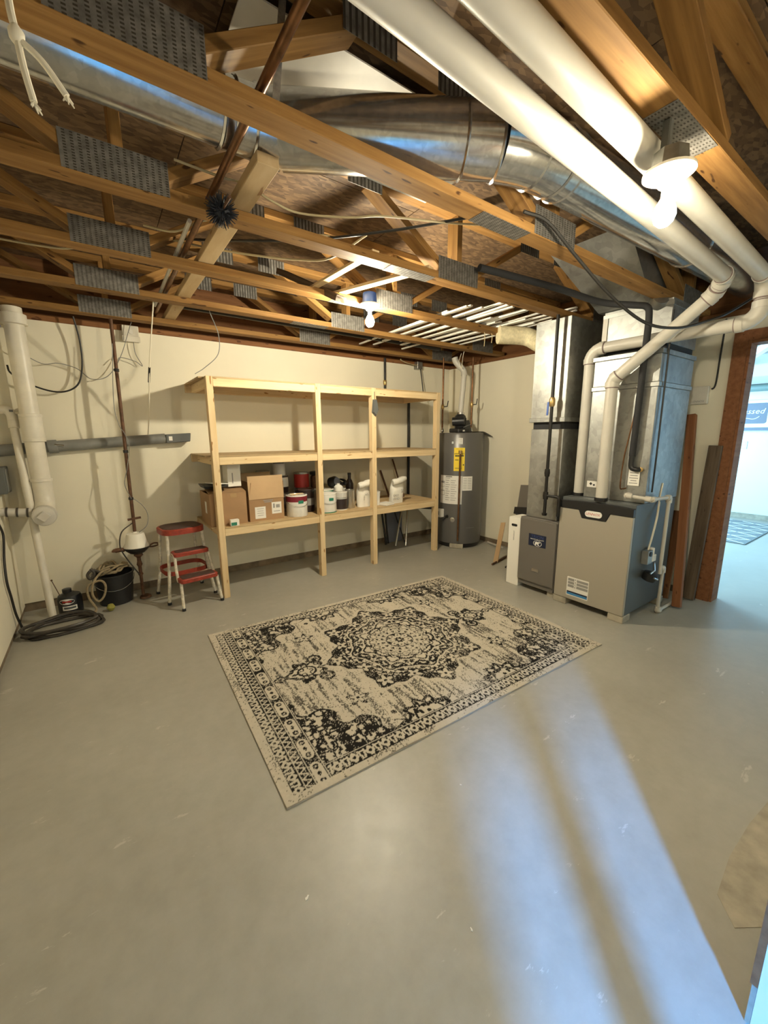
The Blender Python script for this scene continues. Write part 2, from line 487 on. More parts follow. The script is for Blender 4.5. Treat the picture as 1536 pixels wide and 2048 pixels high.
# the space behind it, with the high window its daylight comes from
struct('wall_rear', MB().box((-1.7, -1.6, 0), (-.82, -1.5, ZT)).box((-.38, -1.6, 0), (XR+.13, -1.5, ZT))
       .box((-.82, -1.6, 0), (-.38, -1.5, 1.70)).box((-.82, -1.6, 2.16), (-.38, -1.5, ZT)), m_['wall'])
struct('wall_rear_left', MB().box((-1.8, -1.6, 0), (-1.7, -.4, ZT)).box((-1.7, -.5, 0), (XL, -.4, ZT)), m_['wall'])
def window(name, axis, a0, a1, z0, z1, pos):
    """a simple framed pane; axis 'x': spans a0..a1 in X at Y=pos"""
    fr = MB(); t = .04
    for q in ((a0, z0, a0+t, z1), (a1-t, z0, a1, z1), (a0, z0, a1, z0+t), (a0, z1-t, a1, z1), ((a0+a1)/2-t/2, z0, (a0+a1)/2+t/2, z1)):
        fr.box((q[0], pos-.06, q[1]), (q[2], pos-.01, q[3]))
    f = fr.build(name, m_['white']); f['kind'] = 'structure'
    MB().box((a0+t, pos-.04, z0+t), (a1-t, pos-.036, z1-t)).build('pane', m_['glass'], f)
window('window_1', 'x', -.82, -.38, 1.70, 2.16, -1.52)
# subfloor overhead, in sheets
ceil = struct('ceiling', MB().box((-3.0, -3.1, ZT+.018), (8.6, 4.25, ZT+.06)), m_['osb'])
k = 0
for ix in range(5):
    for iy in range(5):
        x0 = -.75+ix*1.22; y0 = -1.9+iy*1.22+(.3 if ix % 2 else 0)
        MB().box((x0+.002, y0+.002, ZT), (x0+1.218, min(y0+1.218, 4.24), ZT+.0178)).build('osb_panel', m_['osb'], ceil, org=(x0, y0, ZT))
# sill plates and rim boards on the walls
def trim(name, p0, p1, w, t, mat=None, up=(0, 0, 1)):
    o = lumber(name, p0, p1, w, t, mat or m_['darkwood'], up=up); o['kind'] = 'structure'; return o
trim('trim_1', (XL-.1, YB+.055, ZW+.019), (XR+.1, YB+.055, ZW+.019), .14, .038)
trim('trim_2', (XL-.1, YB+.08, (ZC+ZT)/2), (XR+.1, YB+.08, (ZC+ZT)/2), .04, ZT-ZC)
trim('trim_3', (XL-.055, -.4, ZW+.019), (XL-.055, YB-.02, ZW+.019), .14, .038)
trim('trim_4', (XL-.10, -.4, (ZC+ZT)/2), (XL-.10, YB+.05, (ZC+ZT)/2), .04, ZT-ZC)
trim('trim_5', (XR+.055, -.4, ZW+.019), (XR+.055, YB-.02, ZW+.019), .14, .038)
trim('trim_6', (XR+.08, -.4, (ZC+ZT)/2), (XR+.08, YB+.05, (ZC+ZT)/2), .04, ZT-ZC)
# brown door casing
dr = MB().box((XR-.016, DY1, 0), (XR, DY1+.085, DZ+.075)).build('door_1', m_['redwood'], org=(XR, DY1, 0)); dr['kind'] = 'structure'
MB().box((XR-.016, DY0-.065, DZ), (XR, DY1, DZ+.075)).build('head_casing', m_['redwood'], dr)
MB().box((XR-.016, DY0-.064, 0), (XR, DY0, DZ)).build('casing', m_['redwood'], dr)
MB().box((XR-.005, DY1-.018, 0), (XR+.14, DY1-.0005, DZ)).build('jamb', m_['redwood'], dr)
MB().box((XR-.005, DY0, DZ-.018), (XR+.14, DY1-.018, DZ-.0005)).build('head_jamb', m_['redwood'], dr)
MB().box((XR-.005, DY0+.0005, 0), (XR+.14, DY0+.018, DZ-.018)).build('jamb', m_['redwood'], dr)

# room beyond the doorway
struct('wall_far', MB().box((8.4, -1.6, 0), (8.5, 4.25, 2.2)), m_['wall_cool'])
struct('wall_far_near', MB().box((XR+.13, -1.6, 0), (8.5, -1.5, ZT)), m_['wall_cool'])
struct('wall_far_back', MB().box((XR+.13, 3.6, 0), (4.85, 3.7, ZT)).box((7.55, 3.6, 0), (8.4, 3.7, ZT)).box((4.85, 3.6, 0), (7.55, 3.7, .9)).box((4.85, 3.6, 2.2), (7.55, 3.7, ZT)), m_['wall_cool'])
window('window_2', 'x', 4.85, 7.55, .9, 2.2, 3.68)
struct('baseboard_far', MB().box((8.385, -1.5, 0), (8.4, 3.6, .08)), m_['concrete'])

# ------------------------------------------------------------------ floor trusses overhead
CH = .038
NODES = (-1.52, .18, 1.88, 3.58)
def truss(Y, label, x0=XL-.02, x1=XR-.003, splice=True, skip=(), z=ZC, wide=.089):
    t = thing('floor_truss', label, 'truss', ((x0+x1)/2, Y+wide/2, z), 'wooden floor trusses overhead')
    yc = Y+wide/2
    lumber('bottom_chord', (x0, yc, z+CH/2), (x1, yc, z+CH/2), wide, CH, m_['truss'], t)
    lumber('top_chord', (x0, yc, ZT-CH/2-.001), (x1, yc, ZT-CH/2-.001), wide, CH, m_['truss'], t)
    for b in NODES:
        za, zb = z+CH+.012, ZT-CH-.014
        if x0+.02 < b < x1-.02 and ('v', b) not in skip:
            lumber('web', (b, yc, z+CH+.001), (b, yc, ZT-CH-.001), wide*.98, CH, m_['truss'], t, up=(1, 0, 0))
        for sg in (-1, 1):
            p0 = Vector((b+sg*.10, yc, za)); p1 = Vector((b+sg*.62, yc, zb))
            if (b, sg) in skip: continue
            lo, hi = min(p0.x, p1.x), max(p0.x, p1.x)
            if hi < x0+.05 or lo > x1-.05: continue
            if lo < x0+.02:
                f = (x0+.02-p0.x)/(p1.x-p0.x); q = p0.lerp(p1, f)
                p0, p1 = (p0, q) if p0.x > x0+.02 else (q, p1)
            if hi > x1-.02:
                f = (x1-.02-p0.x)/(p1.x-p0.x); q = p0.lerp(p1, f)
                p0, p1 = (p0, q) if p0.x < x1-.02 else (q, p1)
            lumber('web', p0, p1, wide*.98, CH, m_['truss'], t, up=(-sg*.5, 0, .8))
            if x0+.3 < b+sg*.62 < x1-.3:
                c = (b+sg*.66, Y-.0012, ZT-.052)
                plate('nail_plate', c, FACE_NY, .20, .10, m_['plate'], t).matrix_basis
        if x0+.15 < b < x1-.15 and ('p', b) not in skip:
            o = plate_obj('nail_plate', (b-.005, Y-.0002, z+.062), FACE_NY, .325, .116, t)
    if splice:
        plate_obj('splice_plate', (1.535, yc, z-.0002), ((1, 0, 0), (0, -1, 0)), .31, wide*.97, t)
    return t
def plate_obj(name, origin, axes, w, h, parent):
    """plate with its own local axes so the punched slots follow it"""
    m = face_matrix(origin, *axes)
    b = MB().box((-w/2, -h/2, 0), (w/2, h/2, .0014))
    me = bpy.data.meshes.new(name); me.from_pydata(b.v, [], b.f); me.materials.append(m_['plate'])
    return link(bpy.data.objects.new(name, me), m, parent)
JY = (.571, 1.24, 1.865, 2.50, 3.16, 3.80)
truss(-.06, 'wooden floor truss right over the gap in the near partition')
truss(JY[0], 'wooden floor truss with punched splice plate beside the near bulb holder', skip=(('v', 1.88), (1.88, 1), ('p', 1.88)))
truss(JY[1], 'wooden floor truss that the big round steel duct passes through')
truss(JY[2], 'wooden floor truss behind the round duct, above the rug')
truss(JY[3], 'wooden floor truss carrying the blue bulb box')
truss(JY[4], 'wooden floor truss between the blue bulb box and the wall truss')
truss(JY[5], 'wooden floor truss hugging the back wall above the shelving', splice=False)

# strongback and loose lumber laid across the trusses
o = lumber('strongback_board', (.60, 1.53, ZC+CH+.020), (.60, 4.0, ZC+CH+.020), .080, .038, m_['ply'])
tag(o, 'long board laid across the truss chords beside the copper pipe', 'board')
zz = ZC+CH+.010
def loose(name, p0, p1, w, t, mat, label, cat, group=None, up=(0, 0, 1)):
    o = lumber(name, p0, p1, w, t, m_[mat], up=up, bevel=.001); return tag(o, label, cat, group)
loose('scrap_board', (1.24, 3.02, 2.52), (1.375, 2.40, 2.205), .085, .038, 'weathered', 'grey scrap board with white end tag poking down from the trusses', 'board')
loose('wood_strip', (1.42, 2.58, zz), (1.67, 1.88, zz), .055, .018, 'pine', 'pale wood strip lying across trusses beside the blue bulb box', 'strip')
loose('wood_strip', (1.245, 2.60, zz-.002), (1.29, 1.88, zz-.002), .045, .014, 'pine', 'short pale wood strip next to the grey scrap board', 'strip')
plate('tag_label', (1.3775, 2.3975, 2.2055), ((.975, .2, -.05), (.1, -.35, -.92)), .03, .06, m_['white'], bpy.data.objects['scrap_board'], t=.002)
# white trim sticks stored on the chords
rs = random.Random(3)
for i in range(22):
    x = 2.36+.043*i+rs.uniform(-.010, .010); y0 = 2.52-rs.uniform(0, .50) - (.2 if i > 15 else 0); L = rs.uniform(1.0, 1.35)
    dx = rs.uniform(-.07, .05)
    mat = 'trimstick' if i % 3 or i > 12 else 'lint'
    lay = (i % 3)*.014
    o = lumber('trim_stick', (x+dx, min(y0, 2.45), ZC+CH+.009+lay), (x, max(y0+L, 3.27), ZC+CH+.009+lay), .018+.012*rs.random(), .012, m_[mat], bevel=.001)
    tag(o, 'pale trim stick in the bundle stored across the truss chords', 'trim stick', 'trim sticks stored overhead')

# ------------------------------------------------------------------ ducts
d = thing('round_duct', 'shiny galvanised round duct threading through the trusses', 'duct', (1.2, 1.3, 2.30))
Zd = 2.42
def duct_seg(name, pts, r, parent, n=32, mat='duct'):
    return MB().tube(pts, r, n).build(name, m_[mat], parent, smooth=True)
duct_seg('small_pipe', [(-.58, 1.60, Zd), (.50, 1.585, Zd)], .098, d)
duct_seg('reducer', [(.50, 1.585, Zd), (.56, 1.58, Zd), (.66, 1.559, Zd)], [.099, .101, .114], d)
def bead(p, dr, r, parent):
    p, dr = Vector(p), Vector(dr).normalized()
    MB().lathe([(r, -.006), (r+.006, 0), (r, .006)], p, dr, 32, cap=False).build('bead', m_['duct'], parent, smooth=True)
A_, B_ = Vector((.66, 1.559, Zd)), Vector((1.34, 1.161, Zd))
duct_seg('large_pipe', [A_, B_], .1145, d)
bend = catmull([B_, (1.44, 1.122, Zd), (1.55, 1.103, Zd), (1.68, 1.098, Zd)], 3)
duct_seg('elbow', bend, .1165, d)
duct_seg('trunk_pipe', [(1.68, 1.098, Zd), (3.93, 1.02, Zd)], .1145, d)
for p, dr, r in (((.50, 1.585, Zd), (1, 0, 0), .1), ((.46, 1.585, Zd), (1, 0, 0), .1), ((.57, 1.578, Zd), (1, -.1, 0), .102), (B_, B_-A_, .1155), (B_-(B_-A_).normalized()*.13, B_-A_, .1145), ((1.50, 1.11, Zd), (1, -.2, 0), .1165), ((1.62, 1.098, Zd), (1, -.04, 0), .117), ((1.68, 1.098, Zd), (1, 0, 0), .1155), ((2.9, 1.055, Zd), (1, 0, 0), .1145)):
    bead(p, dr, r, d)
MB().box((.48, 1.345, 2.585), (1.60, 1.858, 2.590)).build('panning_sheet', m_['lint'])
tag(bpy.data.objects['panning_sheet'], 'flat pale panel closing the bay above the round duct', 'panel')
# plain metal hanger strap and brown wire near the big duct
MB().bar((.555, 1.30+.05, 2.29), (.60, 1.34, ZT-.002), .022, .0015, up=(0, 1, 0)).build('hanger_strap', m_['strap'])
tag(bpy.data.objects['hanger_strap'], 'perforated metal hanger strap beside the copper pipe', 'strap')

# ------------------------------------------------------------------ copper supply line along Y, with duster
cp = thing('copper_pipe', 'brown copper water pipe crossing above the trusses towards the back wall', 'pipe', (.50, 2.4, 2.29))
MB().tube([(.485, .70, 2.305), (.50, 3.90, 2.305)], .0135, 10).build('pipe', m_['copper'], cp, smooth=True)
MB().tube([(.46, 2.15, 2.31), (.475, 3.6, 2.31)], .010, 8).build('white_line', m_['pvc'], cp, smooth=True)
du = thing('duster_head', 'black bristle duster head stuck beside the copper pipe', 'duster', (.49, 1.80, 2.17))
b = MB(); rr = random.Random(5)
c0 = Vector((.505, 1.80, 2.222))
b.lathe([(.004, -.03), (.028, -.02), (.034, 0), (.028, .02), (.004, .03)], c0, (0, 1, .2), 12)
for i in range(330):
    v = Vector((rr.gauss(0, 1), rr.gauss(0, 1), rr.gauss(0, 1))).normalized()
    e = c0+v*rr.uniform(.042, .066)
    if e.z > 2.275 and abs(e.y-1.9) < .06: continue
    b.tube([c0+v*.02, e], [.0035, .0012], 4)
b.build('bristles', m_['bristle'], du)
MB().tube([(.505, 1.68, 2.220), (.505, 1.80, 2.222)], .006, 8).build('handle', m_['rust'], du)

# ------------------------------------------------------------------ PVC vent pipes to the furnace
PR = .0385
def ring(p, dr, r, parent, name='primer_ring', mat='solvent', h=.004):
    MB().lathe([(r, -h), (r+.0008, 0), (r, h)], p, dr, 24).build(name, m_[mat], parent, smooth=True)
def socket(p, dr, parent, L=.05, r=PR+.007):
    p, dr = Vector(p), Vector(dr).normalized()
    MB().lathe([(PR, -L/2), (r, -L/2), (r, L/2), (PR, L/2)], p, dr, 24).build('coupling', m_['pvc'], parent, smooth=True)
def arc(p, a, b, rad, n=6):
    """fillet arc at corner p between points a (before) and b (after)"""
    p, a, b = Vector(p), Vector(a), Vector(b)
    u, v = (a-p).normalized(), (b-p).normalized()
    th = u.angle(v); L = rad/math.tan(th/2)
    c = p+(u+v).normalized()*rad/math.sin(th/2)
    s, e = p+u*L, p+v*L
    out = []
    for i in range(n+1):
        t = i/n
        w = ((s-c)*(math.sin((1-t)*(math.pi-th))/math.sin(math.pi-th)) + (e-c)*(math.sin(t*(math.pi-th))/math.sin(math.pi-th)))
        out.append(c+w)
    return out
def pvc_run(t, pts, rad=.075, r=PR, mat='pvc', rings=True):
    P = [Vector(p) for p in pts]; prev = P[0]
    for i in range(1, len(P)):
        if i < len(P)-1:
            ar = arc(P[i], P[i-1], P[i+1], rad)
            MB().tube([prev, ar[0]], r, 20).build('pipe', m_[mat], t, smooth=True)
            MB().tube(ar, r+.005, 20).build('elbow', m_[mat], t, smooth=True)
            for q, dd in ((ar[0], P[i]-P[i-1]), (ar[-1], P[i+1]-P[i])):
                MB().lathe([(r, -.018), (r+.0075, -.018), (r+.0075, .018), (r, .018)], q, dd, 20).build('socket_hub', m_[mat], t, smooth=True)
                if rings: ring(q+dd.normalized()*(.020 if dd is P[i+1]-P[i] else (-.020 if q == ar[0] else .020)), dd, r+.003, t)
            prev = ar[-1]
        else:
            MB().tube([prev, P[i]], r, 20).build('pipe', m_[mat], t, smooth=True)
FT = .87
t = thing('intake_pipe', 'white PVC pipe rising from furnace, bending level past the plenum', 'pipe', (3.125, 1.702, FT))
pvc_run(t, [(3.125, 1.702, FT), (3.125, 1.702, 1.975), (3.125, .747, 1.975), (3.125, .747, 2.198), (-.58, .602, 2.198)], .085)
ring((3.125, 1.702, FT+.012), (0, 0, 1), PR+.006, t, 'rubber_boot', 'black', .012)
t = thing('exhaust_pipe', 'white PVC pipe climbing slantwise from furnace to the ceiling run', 'pipe', (3.005, 1.46, FT))
pvc_run(t, [(2.998, 1.46, FT), (2.998, 1.46, 1.72), (2.998, .94, 2.14), (2.93, .876, 2.200), (-.58, .728, 2.200)], .06)
ring((2.998, 1.46, FT+.012), (0, 0, 1), PR+.006, t, 'rubber_boot', 'black', .012)

# ------------------------------------------------------------------ bulb holders
def bulb_holder(loc, label, boxmat, bulbmat, boxh, boxr, n=8):
    x, y, z = loc          # centre of the porcelain face
    t = thing('bulb_holder', label, 'lamp', (x, y, z), 'bare bulb lamp holders')
    MB().lathe([(boxr*.92, .004), (boxr, .01), (boxr*.9, boxh)], (x, y, z), (0, 0, 1), n).build('junction_box', m_[boxmat], t, smooth=(n > 8))
    MB().lathe([(.010, -.012), (.058, -.010), (.067, -.004), (.067, .003), (.060, .0045)], (x, y, z), (0, 0, 1), 28).build('porcelain_base', m_['porcelain'], t, smooth=True)
    MB().lathe([(.024, -.034), (.026, -.030), (.030, -.012), (.034, -.008)], (x, y, z), (0, 0, 1), 20).build('socket', m_['porcelain'], t, smooth=True)
    MB().box((x-.012, y-.047, z-.0125), (x+.014, y-.034, z-.0095)).build('pull_slot', m_['greybox'], t)
    MB().lathe([(.014, -.068), (.014, -.034)], (x, y, z), (0, 0, 1), 14).build('bulb_neck', m_['porcelain'], t, smooth=True)
    MB().lathe([(.002, -.141), (.014, -.138), (.024, -.128), (.030, -.112), (.029, -.098), (.022, -.080), (.015, -.068)], (x, y, z), (0, 0, 1), 18).build('bulb', m_[bulbmat], t, smooth=True)
    return t
bh = bulb_holder((1.45, .604, 2.102), 'glowing bare bulb on a round holder under a steel box', 'steelbox', 'bulb', .052, .050, 8)
MB().box((1.432, .606, 2.1545), (1.452, .628, ZC-.0016)).build('mounting_bracket', m_['greybox'], bh, bevel=.003)
bulb_holder((1.620, 2.442, 2.222), 'glowing bare bulb on a round holder under a blue box', 'bluebox', 'bulb2', .072, .050, 20)

# ------------------------------------------------------------------ furnace
FX0, FX1, FY0, FY1, FZ0 = 2.955, 3.65, 1.21, 1.75, .055
fu = thing('furnace', 'grey gas furnace cabinet with black top trim under the coil cabinet', 'furnace', ((FX0+FX1)/2, (FY0+FY1)/2, 0))
MB().box((FX0+.03, FY0, FZ0), (FX1, FY1, FT)).build('cabinet', m_['furnace_side'], fu, bevel=.003)
# front door with a notch for the badge: bulged slightly
pts = [(-.27, FZ0), (.27, FZ0), (.27, .775), (.115, .755), (.085, .715), (-.085, .700), (-.115, .745), (-.27, .765)]
yc = (FY0+FY1)/2
fm = face_matrix((FX0+.030, yc, 0), *FACE_NX)
MB().prism([(-.27, FZ0), (.27, FZ0), (.27, .785), (.115, .785), (.088, .725), (-.088, .725), (-.115, .785), (-.27, .785)], fm, .030).build('front_panel', m_['furnace'], fu, bevel=.004)
MB().prism([(-.27, .787), (-.117, .787), (-.09, .727), (.09, .727), (.117, .787), (.27, .787), (.27, .845), (.14, .853), (0, .856), (-.14, .853), (-.27, .845)], fm, .035).build('top_trim', m_['black'], fu, bevel=.004)
bd = plate('badge', (FX0-.005, yc, .768), FACE_NX, .125, .046, m_['white'], fu, t=.005, r=.022)
text('badge_lettering', 'LENNOX', .026, (FX0-.0102, yc+.004, .768), FACE_NX, m_['red_print'], bd, shear=.2)
lb = plate('instruction_label', (FX0-.0002, yc+.075, .165), FACE_NX, .175, .155, m_['paper'], fu, t=.001, r=.006)
def ink(name, dy, dz, w, h, mat, parent, x=FX0-.0012, y0=yc+.075, z0=.165):
    return plate(name, (x, y0+dy, z0+dz), FACE_NX, w, h, m_[mat], parent, t=.0005)
for j in range(3):
    ink('print_block', .053, .055-.026*j, .050, .021, 'grey_print', lb)
    ink('print_block', -.038, .055-.026*j, .090, .021, 'grey_print', lb)
ink('print_block', 0, -.046, .165, .012, 'navy', lb)
ink('print_block', 0, -.061, .165, .017, 'blue_print', lb)
for j, ch in enumerate('PACE'):
    text('label_letter', ch, .020, (FX0-.0014, yc+.075+.018, .165+.058-.020*j), FACE_NX, m_['black'], lb)
for (x, y) in ((FX0+.06, FY0+.05), (FX0+.06, FY1-.05), (FX1-.06, FY0+.05), (FX1-.06, FY1-.05)):
    MB().box((x-.055, y-.055, 0), (x+.055, y+.055, FZ0-.001)).build('support_block', m_['concrete'], fu, bevel=.004)
# side: pressure switch / gas valve / trap
sd = FY0
MB().box((FX0+.20, sd-.045, .42), (FX0+.275, sd, .52)).build('switch_box', m_['galv'], fu, bevel=.002)
MB().lathe([(.018, 0), (.018, .006)], (FX0+.235, sd-.051, .495), (0, 1, 0), 16).build('black_knockout', m_['black'], fu)
MB().box((FX0+.275, sd-.05, .43), (FX0+.33, sd, .48)).lathe([(.02, 0), (.02, .05)], (FX0+.30, sd-.025, .48), (0, 0, 1), 12).build('valve_body', m_['paper'], fu, bevel=.003)
MB().lathe([(.01, -.04), (.045, -.035), (.05, 0), (.045, .02), (.02, .03)], (FX0+.26, sd-.05, .33), (0, -.3, 1), 18).build('condensate_trap', m_['black'], fu, smooth=True)
MB().tube([(FX0+.20, sd-.07, .36), (FX0+.24, sd-.08, .38), (FX0+.30, sd-.05, .42)], .008, 8).tube([(FX0+.22, sd-.09, .33), (FX0+.26, sd-.10, .31), (FX0+.31, sd-.07, .33)], .007, 8).build('chrome_fitting', m_['chrome'], fu, smooth=True)
MB().tube(catmull([(FX0+.25, sd-.02, .52), (FX0+.26, sd-.03, .62), (FX0+.30, sd-.03, .75), (FX0+.36, sd-.012, .86), (FX0+.39, sd-.012, 1.0)]), .005, 6).tube(catmull([(FX0+.26, sd-.02, .52), (FX0+.275, sd-.03, .62), (FX0+.315, sd-.03, .75), (FX0+.375, sd-.012, .86)]), .004, 6).build('wire', m_['cotton'], fu, smooth=True)

# coil cabinet and plenum
CX0, CX1, CY0, CY1 = 3.09, 3.645, 1.205, 1.645
cc = thing('coil_cabinet', 'galvanised evaporator coil cabinet standing on the furnace', 'duct', ((CX0+CX1)/2, (CY0+CY1)/2, FT))
FT2 = FT+.001
MB().box((CX0, CY0, FT2), (CX1, CY1, 1.665)).build('lower_casing', m_['galv'], cc, bevel=.003)
MB().box((CX0-.006, CY0-.006, 1.665), (CX1+.006, CY1+.006, 1.695)).build('slip_joint', m_['galv'], cc, bevel=.002)
MB().box((CX0, CY0, 1.695), (CX1, CY1, 1.875)).build('upper_casing', m_['galv'], cc, bevel=.003)
MB().box((CX0-.01, CY0-.01, 1.875), (CX1+.01, CY1+.01, 1.905)).build('flange', m_['galv'], cc, bevel=.002)
MB().box((CX0+.095, CY0+.015, 1.905), (CX1-.015, CY1-.015, 1.95)).build('flexible_collar', m_['rubber'], cc)
# cross-break creases pressed into the panels
def crease(x, y, z, w, h, axis, parent):
    b = MB(); e = .004
    if axis == 'x':
        c = (x-e, y, z); q = [(x-.0004, y+w/2, z-h/2), (x-.0004, y-w/2, z-h/2), (x-.0004, y-w/2, z+h/2), (x-.0004, y+w/2, z+h/2)]
    else:
        c = (x, y-e, z); q = [(x-w/2, y-.0004, z-h/2), (x+w/2, y-.0004, z-h/2), (x+w/2, y-.0004, z+h/2), (x-w/2, y-.0004, z+h/2)]
    b.add(q+[c], [[0, 1, 4], [1, 2, 4], [2, 3, 4], [3, 0, 4]])
    return b.build('creased_panel', m_['galv'], parent)
crease(CX0, (CY0+CY1)/2, 1.27, CY1-CY0-.03, .77, 'x', cc)
crease((CX0+CX1)/2, CY0, 1.27, CX1-CX0-.03, .77, 'y', cc)
lab = plate('rating_label', (CX0-.006, CY0+.085, 1.055), FACE_NX, .075, .125, m_['paper'], cc, t=.001)
text('label_lettering', 'LENNOX', .014, (CX0-.0072, CY0+.085, 1.102), FACE_NX, m_['black'], lab)
for j, w in enumerate((.055, .05, .058, .04, .055)):
    plate('print_line', (CX0-.0071, CY0+.085, 1.082-.018*j), FACE_NX, w, .006, m_['grey_print'], lab, t=.0004)
lab = plate('notice_label', (CX0-.006, CY1-.10, .975), FACE_NX, .15, .048, m_['paper'], cc, t=.001)
plate('print_block', (CX0-.0071, CY1-.135, .973), FACE_NX, .07, .036, m_['grey_print'], lab, t=.0004)
MB().lathe([(.012, 0), (.012, .001)], (CX0-.0072, CY1-.055, .978), (-1, 0, 0), 4).lathe([(.009, 0), (.009, .001)], (CX0-.0072, CY1-.080, .970), (-1, 0, 0), 4).build('print_mark', m_['black'], lab)

pl = thing('supply_plenum', 'galvanised supply plenum above the coil cabinet reaching the trusses', 'duct', (3.4, 1.4, 1.95))
PX0, PX1, PY0, PY1 = 3.20, 3.66, 1.215, 1.66
MB().box((PX0, PY0, 1.951), (PX1, PY1, 2.235)).build('riser', m_['galv'], pl, bevel=.003)
MB().box((PX0-.006, PY0-.006, 2.19), (PX1+.006, PY1+.006, 2.215)).build('slip_joint', m_['galv'], pl)
MB().box((PX0-.0075, PY1-.03, 1.955), (PX0-.0005, PY1+.004, 2.19)).build('corner_drive', m_['pvc'], pl)
MB().hexa([(PX0-.02, 1.345, 2.237), (PX1+.02, 1.345, 2.237), (PX1+.02, 1.70, 2.237), (PX0-.02, 1.70, 2.237)],
          [(2.75, 1.335, 2.59), (PX1+.1, 1.335, 2.59), (PX1+.1, 1.85, 2.59), (2.75, 1.85, 2.59)]).build('transition', m_['galv'], pl)
MB().lathe([(.055, 0), (.06, .03), (.05, .06), (.02, .065)], (PX0-.002+.02, 1.32, 2.22), (-.3, -.3, .2), 18).build('damper_boot', m_['galv'], pl, smooth=True)

# ------------------------------------------------------------------ return air: filter cabinet and drop
RX0, RX1, RY0, RY1 = 3.0, 3.52, 1.80, 2.10
fc = thing('air_cleaner', 'dark grey air cleaner cabinet with navy label beside the furnace', 'air cleaner', (3.25, 1.94, 0))
MB().box((2.97, 1.762, .075), (3.56, 2.118, .65)).build('cabinet', m_['filter'], fc, bevel=.004)
MB().box((2.958, 1.768, .09), (2.9695, 2.112, .64)).build('access_door', m_['filter'], fc, bevel=.003)
MB().box((2.975, 1.77, .045), (3.55, 2.11, .0745)).build('bottom_channel', m_['filter'], fc, bevel=.002)
lb = plate('brand_label', (2.9575, 1.935, .468), FACE_NX, .165, .105, m_['navy'], fc, t=.001, r=.003)
text('label_lettering', 'TRION', .036, (2.9563, 1.935, .499), FACE_NX, m_['navy_light'], lb, sx=1.1)
text('label_lettering', 'INDOOR AIR QUALITY', .0125, (2.9563, 1.935, .476), FACE_NX, m_['white'], lb)
o = face_matrix((2.9564, 1.93, .444), *FACE_NX)
el = [(.040*math.cos(2*math.pi*i/28), .026*math.sin(2*math.pi*i/28)) for i in range(28)]
b = MB()
for i in range(28):
    j = (i+1) % 28; q = .90
    b.add([o @ Vector((*el[i], 0)), o @ Vector((*el[j], 0)), o @ Vector((el[j][0]*q, el[j][1]*q, 0)), o @ Vector((el[i][0]*q, el[i][1]*q, 0))], [[0, 1, 2, 3]])
b.build('oval_outline', m_['white'], lb)
MB().prism([(-.024, -.014), (-.018, -.018), (-.010, -.016), (-.010, -.006), (-.002, -.004), (.002, -.016), (.018, -.016), (.014, -.010), (.008, -.004), (.014, .004), (.024, .008), (.026, .013), (.012, .015), (0, .013), (-.014, .015), (-.024, .006)], o, .0005).build('animal_emblem', m_['white'], lb)
plate('handle_plate', (2.9575, 1.935, .205), FACE_NX, .068, .026, m_['chrome'], fc, t=.004)
for q0, q1 in (((2.99, 1.765, 0), (3.09, 1.83, .044)), ((3.42, 1.77, 0), (3.54, 2.10, .044)), ((3.10, 2.04, 0), (3.20, 2.11, .044))):
    MB().box(q0, q1).build('support_block', m_['concrete'], fc)
rd = thing('return_duct', 'tall galvanised return air duct with black flexible collar above the air cleaner', 'duct', ((RX0+RX1)/2, 1.95, .652))
MB().box((RX0+.02, RY0+.012, .652), (RX1, RY1, 1.395)).build('lower_drop', m_['galv'], rd, bevel=.003)
MB().box((RX0+.03, RY0+.02, 1.3955), (RX1-.01, RY1-.01, 1.449)).build('flexible_collar', m_['rubber'], rd)
MB().box((RX0, RY0, 1.4495), (RX1, RY1, 2.225)).build('upper_drop', m_['galv'], rd, bevel=.003)
MB().box((RX0-.008, RY0-.008, 1.45), (RX1+.008, RY1+.008, 1.485)).build('slip_joint', m_['galv'], rd, bevel=.002)
crease(RX0, 1.95, 1.85, .28, .70, 'x', rd)
MB().tube(catmull([(3.22, 2.10, 2.10), (3.22, 2.20, 2.12), (3.20, 2.34, 2.20), (3.0, 2.48, 2.215)], 4), .075, 16).build('flex_branch', m_['insul'], rd, smooth=True)
# black gas pipe dropping in front of the return duct
gp = thing('gas_pipe', 'black iron gas pipe dropping in front of the return duct', 'pipe', (2.93, 1.875, .70))
GX, GY = 2.935, 1.872
MB().tube([(GX, GY, .715), (GX, GY, 2.232)], .0125, 12).build('drop', m_['blackiron'], gp, smooth=True)
MB().lathe([(.018, 0), (.021, .01), (.021, .02)], (GX, GY, .70), (0, 0, 1), 14).lathe([(.019, -.03), (.022, 0), (.019, .03)], (GX, GY, .865), (0, 0, 1), 14).build('fittings', m_['blackiron'], gp, smooth=True)
MB().lathe([(.018, -.03), (.022, 0), (.018, .03)], (GX, GY, 1.05), (0, 0, 1), 14).build('union', m_['blackiron'], gp, smooth=True)
MB().tube([(GX, GY, .865), (GX, GY-.085, .865)], .012, 10).tube(catmull([(GX, GY-.085, .865), (GX, GY-.115, .858), (GX, GY-.118, .82), (GX, GY-.118, .71)], 4), .013, 10).build('branch', m_['blackiron'], gp, smooth=True)
MB().lathe([(.016, -.035), (.022, -.02), (.022, .02), (.016, .035)], (GX, GY, 1.60), (0, 0, 1), 14).build('shutoff_valve', m_['brass'], gp, smooth=True)
MB().bar((GX-.02, GY+.02, 1.60), (GX-.022, GY+.022, 1.50), .014, .005, up=(1, 0, 0)).build('valve_lever', m_['bluebox'], gp)
